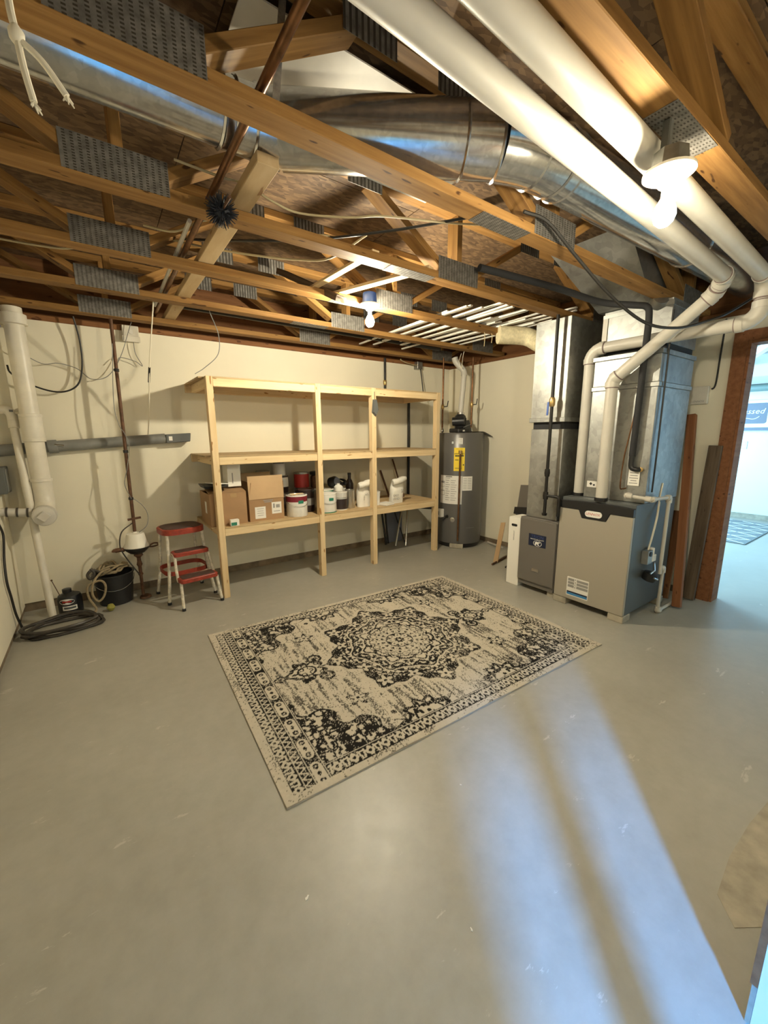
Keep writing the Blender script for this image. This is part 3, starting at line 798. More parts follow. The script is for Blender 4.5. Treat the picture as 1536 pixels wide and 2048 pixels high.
# black insulated refrigerant line
il = thing('insulated_line', 'black foam covered refrigerant line bending down to the coil cabinet', 'pipe', (3.07, 1.30, 1.1))
pvc_like = [(1.75, 1.84, 2.36), (2.30, 1.845, 2.33)]
MB().tube(catmull([(1.98, 1.80, 2.33), (2.60, 1.70, 2.31), (2.90, 1.55, 2.235), (3.0, 1.38, 2.19), (3.045, 1.31, 2.17), (3.057, 1.295, 2.10), (3.057, 1.295, 1.9)], 5), .021, 14).build('level_run', m_['rubber'], il, smooth=True)
MB().tube([(3.057, 1.295, 1.90), (3.057, 1.305, 1.20)], .0205, 14).build('drop', m_['rubber'], il, smooth=True)
MB().tube(catmull([(3.057, 1.305, 1.22), (3.057, 1.306, 1.14), (3.058, 1.295, 1.115), (3.066, 1.27, 1.108), (3.086, 1.258, 1.108)], 4), .017, 12).build('bent_end', m_['black'], il, smooth=True)
MB().lathe([(.016, 0), (.016, .01), (.008, .012)], (CX0-.004, 1.25, 1.108), (-1, 0, 0), 14).build('service_cap', m_['brass'], il, smooth=True)
MB().tube(catmull([(3.06, 1.318, 1.50), (3.055, 1.335, 1.35), (3.05, 1.355, 1.18), (3.05, 1.36, .985), (3.07, 1.35, .965), (3.086, 1.335, .97)], 5), .005, 8).build('liquid_line', m_['copper'], il, smooth=True)
# condensate drain in white PVC
cd = thing('condensate_drain', 'thin white PVC drain running down the furnace side to the floor', 'pipe', (3.30, 1.15, 0))
pvc_run(cd, [(CX0-.001, 1.30, .925), (3.02, 1.30, .925), (3.03, 1.14, .915), (3.31, 1.135, .905), (3.31, 1.135, .33)], .022, .0125, 'pvc', False)
pvc_run(cd, [(3.31, 1.135, .375), (3.36, 1.135, .365), (3.36, 1.135, .022), (3.80, 1.135, .018)], .018, .0125, 'pvc', False)
# black cords tied along the coil cabinet corner
MB().tube(catmull([(3.14, 1.188, 2.14), (3.15, 1.19, 1.6), (3.14, 1.185, 1.2), (3.15, 1.19, .95)], 5), .006, 8).build('thermostat_cable', m_['blackcable'], smooth=True)
tag(bpy.data.objects['thermostat_cable'], 'thin dark cable running down the corner of the coil cabinet', 'cable')

# control box and its cable on the right wall
tb = thing('humidity_control', 'small beige control box mounted on the wall above the leaning boards', 'control box', (XR, 1.23, 1.58))
MB().box((XR-.035, 1.175, 1.58), (XR, 1.30, 1.715)).build('cover', m_['lint'], tb, bevel=.004)
text('badge_lettering', 'LENNOX', .02, (XR-.0362, 1.235, 1.60), FACE_NX, m_['grey_print'], tb, shear=.2)
MB().tube(catmull([(XR-.012, 1.165, 1.69), (XR-.01, 1.15, 1.70), (XR-.008, 1.142, 1.75), (XR-.008, 1.14, 1.9), (XR-.008, 1.135, 2.19)], 5), .006, 8).build('control_cable', m_['blackcable'], smooth=True)
tag(bpy.data.objects['control_cable'], 'dark cable stapled to the wall above the beige control box', 'cable')

# boards leaning by the doorway
def lean(name, foot, top, w, t, mat, label, up):
    o = lumber(name, foot, top, w, t, m_[mat], up=up); return tag(o, label, 'board', 'boards leaning by the doorway')
lean('leaning_board', (3.585, 1.085, .012), (3.90, 1.255, 1.50), .045, .058, 'redwood', 'tall red-brown board leaning beside the furnace', (0, 1, 0))
lean('leaning_board', (3.855, 1.098, .012), (3.918, 1.078, 1.26), .085, .034, 'weathered', 'weathered dark board leaning against the wall by the door casing', (1, 0, 0))
lean('leaning_board', (3.68, 1.225, .02), (3.90, 1.27, .72), .09, .02, 'darkwood', 'short dark brown board leaning behind the tall red-brown one', (1, 0, 0))

# ------------------------------------------------------------------ water heater
HX, HY, HR, HT = 3.63, 3.50, .272, 1.375
wh = thing('water_heater', 'grey tank water heater with yellow label in the corner', 'water heater', (HX, HY, 0))
MB().lathe([(HR-.004, .055), (HR, .07), (HR, 1.355), (HR-.012, HT), (.02, HT)], (HX, HY, 0), (0, 0, 1), 64).build('tank_jacket', m_['heater'], wh, smooth=True)
MB().lathe([(HR-.02, .004), (HR-.012, .02), (HR-.012, .054)], (HX, HY, 0), (0, 0, 1), 40).build('base_ring', m_['black'], wh, smooth=True)
aim = math.atan2(-HX, -HY)      # direction to the camera, measured from +Y towards +X
def on_tank(name, a0, a1, z0, z1, mat, parent, lift=.0015, n=10):
    """curved label on the tank, a0..a1 in metres along the circumference, 0 = towards the camera, + = right in view"""
    b = MB()
    def fn(u, v):
        s = (a0+(a1-a0)*u)/HR
        a = aim - s
        return (HX+(HR+lift)*math.sin(a), HY+(HR+lift)*math.cos(a), z0+(z1-z0)*v)
    b.grid(fn, n, 1)
    return b.build(name, m_[mat], parent)
yl = on_tank('energy_label', -.075, .050, .935, 1.205, 'yellow', wh)
on_tank('print_line', -.062, .040, 1.105, 1.118, 'black', yl, .002)
on_tank('print_line', -.060, -.02, 1.06, 1.068, 'black', yl, .002)
on_tank('print_line', .030, .044, 1.00, 1.014, 'black', yl, .002)
on_tank('print_line', -.060, .02, .965, .970, 'black', yl, .002)
def tank_text(name, body, size, s, z, mat, parent):
    a = aim - s/HR; nrm = Vector((math.sin(a), math.cos(a), 0)); x = Vector((0, 0, 1)).cross(nrm)
    return text(name, body, size, Vector((HX, HY, z))+nrm*(HR+.0030), (x, (0, 0, 1)), m_[mat], parent)
tank_text('label_lettering', 'ENERGYGUIDE', .017, -.012, 1.135, 'black', yl)
tank_text('label_lettering', 'U.S. Government', .010, -.012, 1.190, 'black', yl)
wl = on_tank('instruction_label', -.262, .028, .54, .878, 'paper', wh, .0015, 14)
for j in range(11):
    for (a0, a1) in ((-.175, -.115), (-.105, -.035)):
        if j == 0 and a0 > -.12: continue
        on_tank('print_line', a0, a1-.01*(j % 3), .845-.026*j, .851-.026*j, 'grey_print', wl, .0022, 5)
on_tank('print_line', -.175, -.09, .862, .870, 'black', wl, .0022)
on_tank('warning_box', -.250, -.190, .74, .81, 'grey_print', wl, .0022); on_tank('warning_box', -.246, -.194, .744, .786, 'paper', wl, .0027)
on_tank('warning_box', -.250, -.190, .64, .70, 'grey_print', wl, .0022); on_tank('warning_box', -.246, -.194, .644, .690, 'paper', wl, .0027)
w2 = on_tank('rating_label', .032, .152, .705, .872, 'paper', wh, .0015)
for j in range(7):
    on_tank('print_line', .042, .082, .845-.02*j, .850-.02*j, 'grey_print', w2, .0022, 4); on_tank('print_line', .094, .140, .845-.02*j, .850-.02*j, 'grey_print', w2, .0022, 4)
w3 = on_tank('small_label', -.028, .022, 1.245, 1.315, 'paper', wh)
for j in range(4): on_tank('print_line', -.02, .014, 1.30-.015*j, 1.304-.015*j, 'grey_print', w3, .0022, 3)
b = MB()
on_tank('round_sticker', -.105, -.083, 1.25, 1.275, 'cyanroom', wh)
def tank_pt(s, z, lift=0.0):
    a = aim - s/HR; return Vector((HX+(HR+lift)*math.sin(a), HY+(HR+lift)*math.cos(a), z))
q = tank_pt(-.002, 1.155); nr = (q-Vector((HX, HY, q.z))).normalized()
MB().cyl(q, q+nr*.03, .012, n=12).lathe([(.02, -.02), (.02, .02)], q+nr*.035, (0, 0, 1), 10).build('relief_valve', m_['brass'], wh, smooth=True)
MB().tube([tank_pt(-.002, 1.14, .034), tank_pt(-.005, .10, .034)], .0105, 12).build('discharge_pipe', m_['copper'], wh, smooth=True)
q = tank_pt(-.075, .35); MB().lathe([(.03, .001), (.03, .004), (.012, .006), (.01, .02)], q, q-Vector((HX, HY, .35)), 16).build('element_cover', m_['chrome'], wh, smooth=True)
q = tank_pt(-.225, .42, .03); nr = (q-Vector((HX, HY, q.z))).normalized(); tx = Vector((0, 0, 1)).cross(nr)
mm = face_matrix(q, tx, (0, 0, 1)); MB().obox(mm, (.075, .10, .06)).build('gas_control', m_['paper'], wh, bevel=.005)
MB().obox(face_matrix(q+nr*.031, tx, (0, 0, 1)), (.03, .045, .002)).build('control_label', m_['grey_print'], wh)
MB().lathe([(.018, 0), (.014, .03)], tank_pt(-.14, .385), nr, 12).tube([tank_pt(-.15, .38, .01), tank_pt(-.19, .33, .02)], .007, 6).build('drain_cock', m_['black'], wh, smooth=True)
q = tank_pt(-.02, 0, -.03); nr = (q-Vector((HX, HY, 0))).normalized(); tx = Vector((0, 0, 1)).cross(nr)
mm = face_matrix(q+Vector((0, 0, .028)), tx, (0, 0, 1)); MB().obox(mm, (.16, .054, .08)).build('support_block', m_['concrete'], wh, bevel=.004)
q = tank_pt(.17, .28); on_tank('smear', .09, .20, .25, .257, 'conduit', wh)
# blower on top
bx, by = HX-.11, HY-.03
MB().lathe([(.02, -.065), (.095, -.06), (.115, -.03), (.115, .03), (.095, .06), (.02, .065)], (bx+.045, by-.01, HT+.105), (.74, -.66, .0), 26).build('blower_housing', m_['black'], wh, smooth=True)
MB().lathe([(.075, HT+.10), (.070, HT+.17), (.055, HT+.19), (.050, HT+.205)], (bx+.06, by, 0), (0, 0, 1), 22).build('vent_collar', m_['black'], wh, smooth=True)
MB().lathe([(.02, -.07), (.048, -.065), (.052, 0), (.052, .07), (.03, .075)], (bx-.055, by-.075, HT+.130), (.66, -.74, .05), 20).build('blower_motor', m_['black'], wh, smooth=True)
MB().hexa([(bx+.0, by-.13, HT+.002), (bx+.17, by-.09, HT+.002), (bx+.17, by+.05, HT+.002), (bx, by+.05, HT+.002)], [(bx+.03, by-.10, HT+.13), (bx+.14, by-.07, HT+.15), (bx+.14, by+.04, HT+.15), (bx+.03, by+.04, HT+.13)]).build('air_box', m_['black'], wh, bevel=.008)
MB().tube(catmull([(bx-.02, by-.13, HT+.06), (bx+.05, by-.14, HT+.085), (bx+.10, by-.125, HT+.09), (bx+.15, by-.10, HT+.085)], 4), .004, 6).build('wire', m_['conduit'], wh, smooth=True)
MB().box((bx-.09, by-.12, HT+.002), (bx+.10, by+.04, HT+.05)).build('control_module', m_['black'], wh, bevel=.01)
MB().box((bx-.02, by-.1225, HT+.015), (bx+.012, by-.1205, HT+.032)).build('module_label', m_['white'], wh)
MB().lathe([(.046, HT+.195), (.046, HT+.235)], (bx+.06, by, 0), (0, 0, 1), 20).build('vent_clamp', m_['chrome'], wh, smooth=True)
# plastic sheet corner hanging off the tank top
b = MB()
def sheet_pt(u, v, lift):
    x = HX-.03+.27*u+.12*v; y = HY-.06-.23*u+.15*v
    return (x, y, HT+lift-.55*max(0, math.hypot(x-HX, y-HY)-HR) + .003*math.sin(6*v+3*u))
for lift in (.010, .0065): b.grid(lambda u, v: sheet_pt(u, v, lift), 12, 10)
b.build('loose_cover_sheet', m_['sheetgrey'], smooth=True)
tag(bpy.data.objects['loose_cover_sheet'], 'grey sheet lying on the water heater with a drooping corner', 'sheet')
# heater vent and water pipes
hv = thing('heater_vent_pipe', 'white PVC vent rising from the water heater blower', 'pipe', (bx+.06, by, HT+.21))
MB().tube([(bx+.06, by, HT+.236), (bx+.09, by-.01, 2.04)], .031, 18).build('riser', m_['pvc'], hv, smooth=True)
MB().tube(catmull([(bx+.09, by-.01, 2.035), (bx+.088, by, 2.09), (bx+.05, by+.03, 2.14), (bx+.02, by+.06, 2.19), (bx+.01, by+.07, 2.235)], 4), .036, 16).build('elbow', m_['pvc'], hv, smooth=True)
for (px_, py_, nm, dz) in ((HX-.20, HY+.12, 'cold', 1.60), (HX+.06, HY-.10, 'hot', 1.62)):
    wp = thing('water_pipe', 'copper water pipe with lever valve behind the heater vent' if nm == 'cold' else 'copper water pipe with lever valve right of the heater vent', 'pipe', (px_, py_, HT))
    MB().tube([(px_, py_, HT+.06), (px_+.01, py_+.01, 2.238)], .011, 12).build('riser', m_['copper'], wp, smooth=True)
    MB().lathe([(.013, 0), (.018, .01), (.018, .03), (.011, .055)], (px_, py_, HT+.003), (0, 0, 1), 12).build('connector', m_['chrome'], wp, smooth=True)
    MB().lathe([(.014, -.03), (.02, -.015), (.02, .015), (.014, .03)], (px_+.003, py_+.003, dz+.08), (0, 0, 1), 12).build('valve', m_['brass'], wp, smooth=True)
    MB().tube([(px_+.003, py_-.01, dz+.08), (px_+.045, py_-.03, dz+.085), (px_+.055, py_-.035, dz+.15)], .006, 8).build('valve_lever', m_['black'], wp, smooth=True)
# black gas line along the back wall behind the shelf end
gl = thing('wall_gas_pipe', 'black iron pipe stepping down the back wall behind the shelving end', 'pipe', (3.05, 4.0, .45))
pts = [(2.86, 4.005, 2.235), (2.86, 4.005, 1.86), (3.22, 4.005, 1.86), (3.22, 4.005, .44), (3.40, 3.72, .44)]
for i in range(4):
    MB().tube([pts[i], pts[i+1]], .0135 if i < 2 else .017, 12).build('pipe', m_['blackiron'], gl, smooth=True)
for p in pts[1:4]: MB().lathe([(.012, -.024), (.022, -.02), (.022, .02), (.012, .024)], p, (0, 0, 1), 12).build('elbow', m_['blackiron'], gl, smooth=True)
MB().lathe([(.015, -.03), (.02, -.01), (.02, .02), (.015, .03)], (2.86, 4.005, 1.96), (0, 0, 1), 12).build('union', m_['brass'], gl, smooth=True)
# outlet fitting and cord near the ceiling beside the heater vent
oc = thing('ceiling_outlet', 'small steel outlet box with a black cord under the sill above the shelving end', 'outlet', (3.37, 3.94, 2.15))
MB().box((3.33, 3.97, 2.15), (3.41, YB, 2.235)).build('steel_box', m_['steelbox'], oc, bevel=.004)
MB().tube(catmull([(3.37, 3.965, 2.15), (3.375, 3.94, 2.0), (3.36, 3.90, 1.88), (3.25, 3.75, 1.78), (3.20, 3.60, 1.74)], 5), .006, 8).build('cord', m_['blackcable'], oc, smooth=True)
MB().tube(catmull([(3.36, 3.98, 2.20), (3.28, 3.97, 2.19), (3.15, 3.96, 2.20), (3.06, 3.95, 2.22), (3.05, 3.95, 2.235)], 5), .006, 8).build('feed_cable', m_['romex'], oc, smooth=True)

# ------------------------------------------------------------------ shelving along the back wall
SX = (.742, 1.66, 2.27, 3.135)            # left faces of the posts
PWd = .050; SY = 3.40; ZD = (.600, 1.190, 1.800)
sh = thing('shelving_unit', 'fresh pine shelving unit built against the back wall', 'shelving', (1.95, 3.72, 0))
for x in SX:
    lumber('post', (x+PWd/2, SY+.032, 0), (x+PWd/2, SY+.032, 1.812), PWd, .064, m_['pine'], sh, up=(0, 1, 0))
for z in ZD:
    for i in range(3):
        lumber('front_rail', (SX[i]+PWd+.001, SY+.022, z-.032), (SX[i+1]-.001, SY+.022, z-.032), .036, .064, m_['pine'], sh)
    lumber('back_ledger', (.70, YB-.019, z-.032), (3.20, YB-.019, z-.032), .036, .064, m_['pine'], sh)
    for x in (.745, 3.140):
        lumber('side_rail', (x+.019, SY+.066, z-.032), (x+.019, YB-.038, z-.032), .036, .064, m_['pine'], sh)
    for i in range(3):
        x0 = (.70 if i == 0 else SX[i]+PWd/2)+.001; x1 = (SX[3]+PWd if i == 2 else SX[i+1]+PWd/2)-.001
        b = MB().box((x0, SY+.066, z), (x1, YB-.002, z+.011))
        b.box((SX[i]+PWd+.001, SY+.002, z), (SX[i+1]-.001, SY+.066, z+.011))
        b.build('deck_board', m_['ply'], sh)
ZS = ZD[0]+.0112
# hanging grey sheath on the third post
hs = thing('hanging_pouch', 'dark grey pouch hanging from the third shelving post', 'pouch', (2.295, 3.38, 1.55))
MB().add([(2.275, 3.397, 1.70), (2.315, 3.397, 1.705), (2.335, 3.397, 1.60), (2.305, 3.397, 1.535), (2.262, 3.397, 1.575),
          (2.280, 3.372, 1.69), (2.310, 3.372, 1.695), (2.325, 3.365, 1.60), (2.303, 3.372, 1.55), (2.270, 3.368, 1.58)],
         [[4,3,2,1,0],[5,6,7,8,9],[0,1,6,5],[1,2,7,6],[2,3,8,7],[3,4,9,8],[4,0,5,9]]).build('pouch_body', m_['greybox'], hs, smooth=True)
MB().tube([(2.295, 3.393, 1.70), (2.295, 3.393, 1.775)], .003, 6).build('loop', m_['rust'], hs)

# --- cartons
def carton(name, x0, x1, y0, y1, z0, z1, label, mat='card', flaps=(), cat='box', group=None, labels=()):
    t = thing(name, label, cat, ((x0+x1)/2, (y0+y1)/2, z0), group)
    w = .004
    b = MB().box((x0, y0, z0), (x1, y1, z0+w)).box((x0, y0, z0+w), (x1, y0+w, z1)).box((x0, y1-w, z0+w), (x1, y1, z1)).box((x0, y0+w, z0+w), (x0+w, y1-w, z1)).box((x1-w, y0+w, z0+w), (x1, y1-w, z1))
    b.build('carton_body', m_[mat], t)
    for (side, length, ang, fm) in flaps:
        c, s = math.cos(R(ang)), math.sin(R(ang))
        if side == 'front': a, u, n_ = Vector((x0, y0, z1)), Vector((x1-x0, 0, 0)), Vector((0, c, s))
        if side == 'back': a, u, n_ = Vector((x0, y1, z1)), Vector((x1-x0, 0, 0)), Vector((0, -c, s))
        if side == 'left': a, u, n_ = Vector((x0, y0, z1)), Vector((0, y1-y0, 0)), Vector((c, 0, s))
        if side == 'right': a, u, n_ = Vector((x1, y0, z1)), Vector((0, y1-y0, 0)), Vector((-c, 0, s))
        a = a+Vector((0, 0, .0006)); nn = u.cross(n_).normalized()*.0035
        q = [a, a+u, a+u+n_*length, a+n_*length]
        MB().hexa(q, [p+nn for p in q]).build('flap', m_[fm], t)
    for (nm, cx, cz, ww, hh, mm_) in labels:
        plate(nm, (cx, y0-.0002, cz), FACE_NY, ww, hh, m_[mm_], t, t=.0008)
    return t
c1 = carton('cardboard_box', .705, 1.005, 3.475, 3.83, ZS, .885, 'large worn cardboard box at the shelving end, with tape on top', 'card',
       (('front', .17, 12, 'card'), ('back', .17, 4, 'card')))
plate('packing_tape', (.90, 3.4748, .862), FACE_NY, .05, .035, m_['tape'], c1, t=.0008)
plate('paper_patch', (.7048, 3.62, .76), ((0, -1, 0), (0, 0, 1)), .06, .10, m_['paper'], c1, t=.0008)
c2 = carton('cardboard_box', 1.030, 1.345, 3.490, 3.80, ZS, .805, 'open cardboard box with two white shipping labels', 'card',
       (('front', .205, 86, 'card_light'), ('back', .21, 94, 'card_light'), ('left', .15, 80, 'card'), ('right', .15, 90, 'card')),
       labels=(('shipping_label', 1.125, .685, .095, .105, 'paper'), ('shipping_label', 1.275, .715, .09, .105, 'paper')))
for (cx, cz, w, h) in ((1.25, .735, .016, .04), (1.28, .73, .022, .03), (1.298, .73, .012, .03), (1.275, .685, .06, .006)):
    plate('print_block', (cx, 3.4888, cz), FACE_NY, w, h, m_['grey_print'], c2, t=.0005)
for j in range(4): plate('print_line', (1.125, 3.4888, .72-.02*j), FACE_NY, .06-.008*(j % 2), .004, m_['grey_print'], c2, t=.0005)
for j in range(2): plate('print_line', (1.20, 3.4892, .79-.014*j), FACE_NY, .09-.02*j, .008, m_['grey_print'], c2, t=.0005)
wbx = thing('white_carton', 'upright white carton standing on the large cardboard box', 'box', (.945, 3.65, .925))
MB().box((.885, 3.56, .927), (.995, 3.72, 1.115)).build('carton_body', m_['whitecard'], wbx, bevel=.002)
plate('dark_print', (.925, 3.5592, 1.0), FACE_NY, .008, .09, m_['grey_print'], wbx, t=.0008)
bt = thing('black_tray', 'shallow black plastic tray of papers on the large cardboard box', 'tray', (.77, 3.60, .925))
MB().hexa([(.69, 3.50, .928), (.86, 3.50, .928), (.86, 3.70, .928), (.69, 3.70, .928)], [(.675, 3.485, .952), (.872, 3.485, .946), (.872, 3.715, .952), (.675, 3.715, .958)]).build('tray_body', m_['black'], bt, bevel=.003)
MB().obox(Matrix.Translation((.80, 3.58, .963)) @ Matrix.Rotation(.4, 4, 'Z') @ Matrix.Rotation(.1, 4, 'Y'), (.12, .15, .006)).build('folded_paper', m_['paper'], bt)
sm = thing('small_package', 'tiny white carton beside the first shelving post', 'box', (.885, 3.42, ZS))
MB().box((.845, 3.412, ZS), (.915, 3.452, ZS+.055)).build('carton_body', m_['whitecard'], sm, bevel=.002)
MB().box((.85, 3.4105, ZS+.006), (.895, 3.4118, ZS+.032)).build('printed_panel', m_['green_print'], sm)

# --- paint cans
def paint_can(x, y, z, r, h, label, body='canwhite', bands=(), lid='lidmetal', bail=True, group='paint cans on the lower shelf', cat='paint can', lettering=None):
    t = thing('paint_can', label, cat, (x, y, z), group)
    MB().lathe([(r*.98, 0), (r, .004), (r, h-.012), (r*1.02, h-.010), (r*1.02, h-.002), (r*.97, h)], (x, y, z), (0, 0, 1), 28).build('can_body', m_[body], t, smooth=True)
    MB().lathe([(r*.90, h-.003), (r*.90, h+.002), (r*.80, h+.002), (r*.78, h-.002)], (x, y, z), (0, 0, 1), 28).build('lid', m_[lid], t, smooth=True)
    for (z0, z1, mt) in bands:
        MB().lathe([(r+.0008, z0*h), (r+.0008, z1*h)], (x, y, z), (0, 0, 1), 28, cap=False).build('printed_band', m_[mt], t, smooth=True)
    if bail:
        q = [(x+(r+.004)*math.cos(a), y-(r+.006)*math.sin(a)*1.0, z+h*.72-.045*math.sin(a)) for a in [math.pi*i/14 for i in range(15)]]
        MB().tube(q, .0016, 6).build('bail_handle', m_['chrome'], t, smooth=True)
    if lettering:
        body_, sz, zz_, mt = lettering
        plate('can_label', (x, y-r-.0012, z+zz_), FACE_NY, sz*2.6, sz*1.5, m_[mt], t, t=.0015)
    return t
paint_can(1.487, 3.53, ZS, .098, .200, 'white paint can with burgundy band and wet drips on top', 'canwhite', ((.70, .95, 'burgundy'),), lettering=('', .019, .140, 'green_print'))
st = thing('stir_stick', 'two pale stir sticks lying on the burgundy banded paint can', 'stir stick', (1.47, 3.50, ZS+.205))
MB().bar((1.41, 3.47, ZS+.206), (1.53, 3.54, ZS+.206), .02, .004).build('stick', m_['pine'], st)
MB().bar((1.42, 3.52, ZS+.2105), (1.54, 3.50, ZS+.2105), .02, .004).build('stick', m_['pine'], st)
paint_can(1.655, 3.69, ZS, .085, .22, 'dark maroon paint can behind the second shelving post', 'canblack', ((.30, .62, 'grey_print'),), bail=False)
paint_can(1.44, 3.82, ZS, .085, .19, 'dented paint can behind the burgundy banded one', 'lidmetal', ((.2, .8, 'canblack'),), bail=False)
paint_can(1.44, 3.82, ZS+.195, .083, .16, 'paint can with white dribbles stacked behind the open box', 'canblack', ((.35, .95, 'canwhite'),), bail=False)
paint_can(1.44, 3.82, ZS+.36, .06, .12, 'small white tub on top of the stacked cans', 'canwhite', (), lid='black', bail=False)
paint_can(1.69, 3.86, ZS, .08, .20, 'steel paint can at the back behind the maroon can', 'lidmetal', (), bail=False)
paint_can(1.69, 3.86, ZS+.205, .075, .17, 'grey paint can with red label stacked at the back', 'lidmetal', ((.1, .9, 'red_print'),), bail=False)
paint_can(1.862, 3.86, ZS, .082, .20, 'white paint can at the back under the dark jar', 'canwhite', (), bail=False)
paint_can(1.80, 3.52, ZS, .093, .190, 'white paint pail with small green label and wire handle', 'canwhite', ((.0, .05, 'green_print'),), lid='canwhite', lettering=('', .018, .135, 'green_print'))
paint_can(1.97, 3.55, ZS, .068, .185, 'white can with black patterned label beside the green labelled pail', 'canwhite', ((.06, .62, 'canblack'), (.66, .70, 'lidmetal')), bail=False)
paint_can(2.04, 3.72, ZS, .080, .195, 'white paint can behind the black patterned can', 'canwhite', ((.4, .5, 'grey_print'),), bail=False)
paint_can(1.87, 3.69, ZS, .085, .205, 'white paint can with dark lid behind the green labelled pail', 'canwhite', ((.80, .95, 'green_print'),), bail=False)
paint_can(2.09, 3.57, ZS, .050, .19, 'bare steel can next to the rolled paper bag', 'lidmetal', (), bail=False)
jr = thing('dark_jar', 'dark glass jar with metal lid stacked behind the shelving post', 'jar', (1.862, 3.86, ZS+.205))
MB().lathe([(.06, 0), (.065, .01), (.065, .11), (.055, .13)], (1.862, 3.86, ZS+.205), (0, 0, 1), 20).build('jar_body', m_['rust'], jr, smooth=True)
MB().lathe([(.066, .135), (.07, .14), (.07, .165), (.06, .17)], (1.862, 3.86, ZS+.205), (0, 0, 1), 20).build('lid', m_['black'], jr, smooth=True)
gd = thing('work_light', 'black tangled work light resting on the white cans', 'lamp', (2.02, 3.78, ZS+.20))
MB().lathe([(.02, -.06), (.055, -.03), (.06, .03), (.045, .06)], (1.985, 3.73, ZS+.262), (.3, -1, .2), 20).build('lamp_head', m_['black'], gd, smooth=True)
MB().lathe([(.043, .0605), (.043, .062)], (1.985, 3.73, ZS+.262), (.3, -1, .2), 20).build('lens', m_['bluegrey'], gd)
b = MB(); q = [(2.10+.06*math.cos(a*1.3)*(.6+.4*math.sin(a*.37)), 3.74+.05*math.sin(a*1.7), ZS+.215+.035+.032*math.sin(a*.9)) for a in [i*.35 for i in range(90)]]
b.tube(q, .006, 6).build('cord_tangle', m_['black'], gd, smooth=True)
wj = thing('white_jug', 'white plastic jug on top of the cans', 'jug', (1.955, 3.56, ZS+.188))
def bag(x, y, w, d_, h, label, lines, lean_, curl):
    t = thing('plaster_bag', label, 'bag', (x, y, ZS))
    b = MB(); n = 22; m = 14
    rnd = random.Random(int(x*100))
    ph = [rnd.uniform(0, 6.28) for _ in range(6)]
    def fn(u, v):
        a = 2*math.pi*u
        sq = 1/max(abs(math.cos(a)), abs(math.sin(a)))**.55
        k = (1+.05*math.sin(3*a+ph[0]+4*v)+.05*math.sin(5*a+ph[1]-7*v)*v)
        top = max(0, v-.62)/.38
        wx = w/2*sq*.82*k*(1-.15*top); dy = d_/2*sq*.82*k*(1-.80*top)
        z = h*v + .012*math.sin(2*a+ph[2])*v
        return (x+wx*math.cos(a)+lean_*v*v, y+dy*math.sin(a)-curl*top*top, ZS+.001+z)
    b.grid(fn, n, m)
    b.add([fn(i/n, 0) for i in range(n)], [list(range(n))])
    b.add([fn(i/n, 1) for i in range(n)], [list(range(n))])
    b.build('bag_body', m_['bag'], t, smooth=True)
    rl = MB().tube(catmull([(x-w*.46+lean_, y-d_*.25-curl, ZS+h*.92), (x-w*.1+lean_, y-d_*.34-curl, ZS+h*.97), (x+w*.20+lean_, y-d_*.28-curl, ZS+h*1.02), (x+w*.47+lean_, y-d_*.22-curl, ZS+h*1.06)], 4), [.028, .034, .036, .033, .032, .034, .037, .036, .034, .033, .030, .026, .022], 10)
    rl.build('rolled_top', m_['bag'], t, smooth=True)
    for (bd_, sz, dx, dz, rot) in lines:
        ax = ((1, 0, 0), (0, 0, 1)) if not rot else ((0, 0, 1), (-1, 0, 0))
        text('bag_lettering', bd_, sz, (x+dx, y-d_*.5*.86-.012, ZS+dz), ax, m_['grey_print'], t)
    return t
bag(2.25, 3.555, .18, .11, .25, 'rolled white plaster bag beside the third shelving post', (('MIN', .026, -.025, .10, True), ('5', .050, .005, .135, True)), -.005, .02)
bag(2.67, 3.54, .195, .12, .255, 'rolled white plaster bag standing alone at the shelving end', (('EASY', .034, -.045, .09, False), ('SAND', .034, -.045, .055, False), ('90', .045, .045, .135, True), ('MIN', .026, .045, .075, True)), .01, .015)
ct = thing('cut_container', 'cut open white plastic container next to the third post', 'container', (2.42, 3.55, ZS))
MB().lathe([(.045, .002), (.05, .10), (.052, .15), (.047, .15), (.044, .01)], (2.40, 3.55, ZS-.001), (0, 0, 1), 16).build('container_body', m_['canwhite'], ct, smooth=True)
pp = thing('paper_stack', 'flat stack of white papers with a black edge on the shelf', 'papers', (2.50, 3.50, ZS))
MB().obox(Matrix.Translation((2.50, 3.49, ZS+.013)) @ Matrix.Rotation(.25, 4, 'Z'), (.13, .12, .022)).build('papers', m_['paper'], pp)
MB().obox(Matrix.Translation((2.50, 3.49, ZS+.0012)) @ Matrix.Rotation(.25, 4, 'Z'), (.132, .122, .0022)).build('black_backing', m_['black'], pp)
# the jug
MB().lathe([(.04, 0), (.045, .008), (.045, .045), (.028, .062), (.016, .066), (.016, .078)], (1.955, 3.56, ZS+.188), (0, 0, 1), 18).build('jug_body', m_['canwhite'], wj, smooth=True)
gj = thing('clear_jar', 'clear plastic jar behind the open cardboard box', 'jar', (1.30, 3.90, ZS))
MB().lathe([(.05, .002), (.06, .2), (.065, .40), (.06, .41), (.055, .40), (.045, .01)], (1.30, 3.90, ZS-.001), (0, 0, 1), 18).build('jar_body', m_['glassy'], gj, smooth=True)
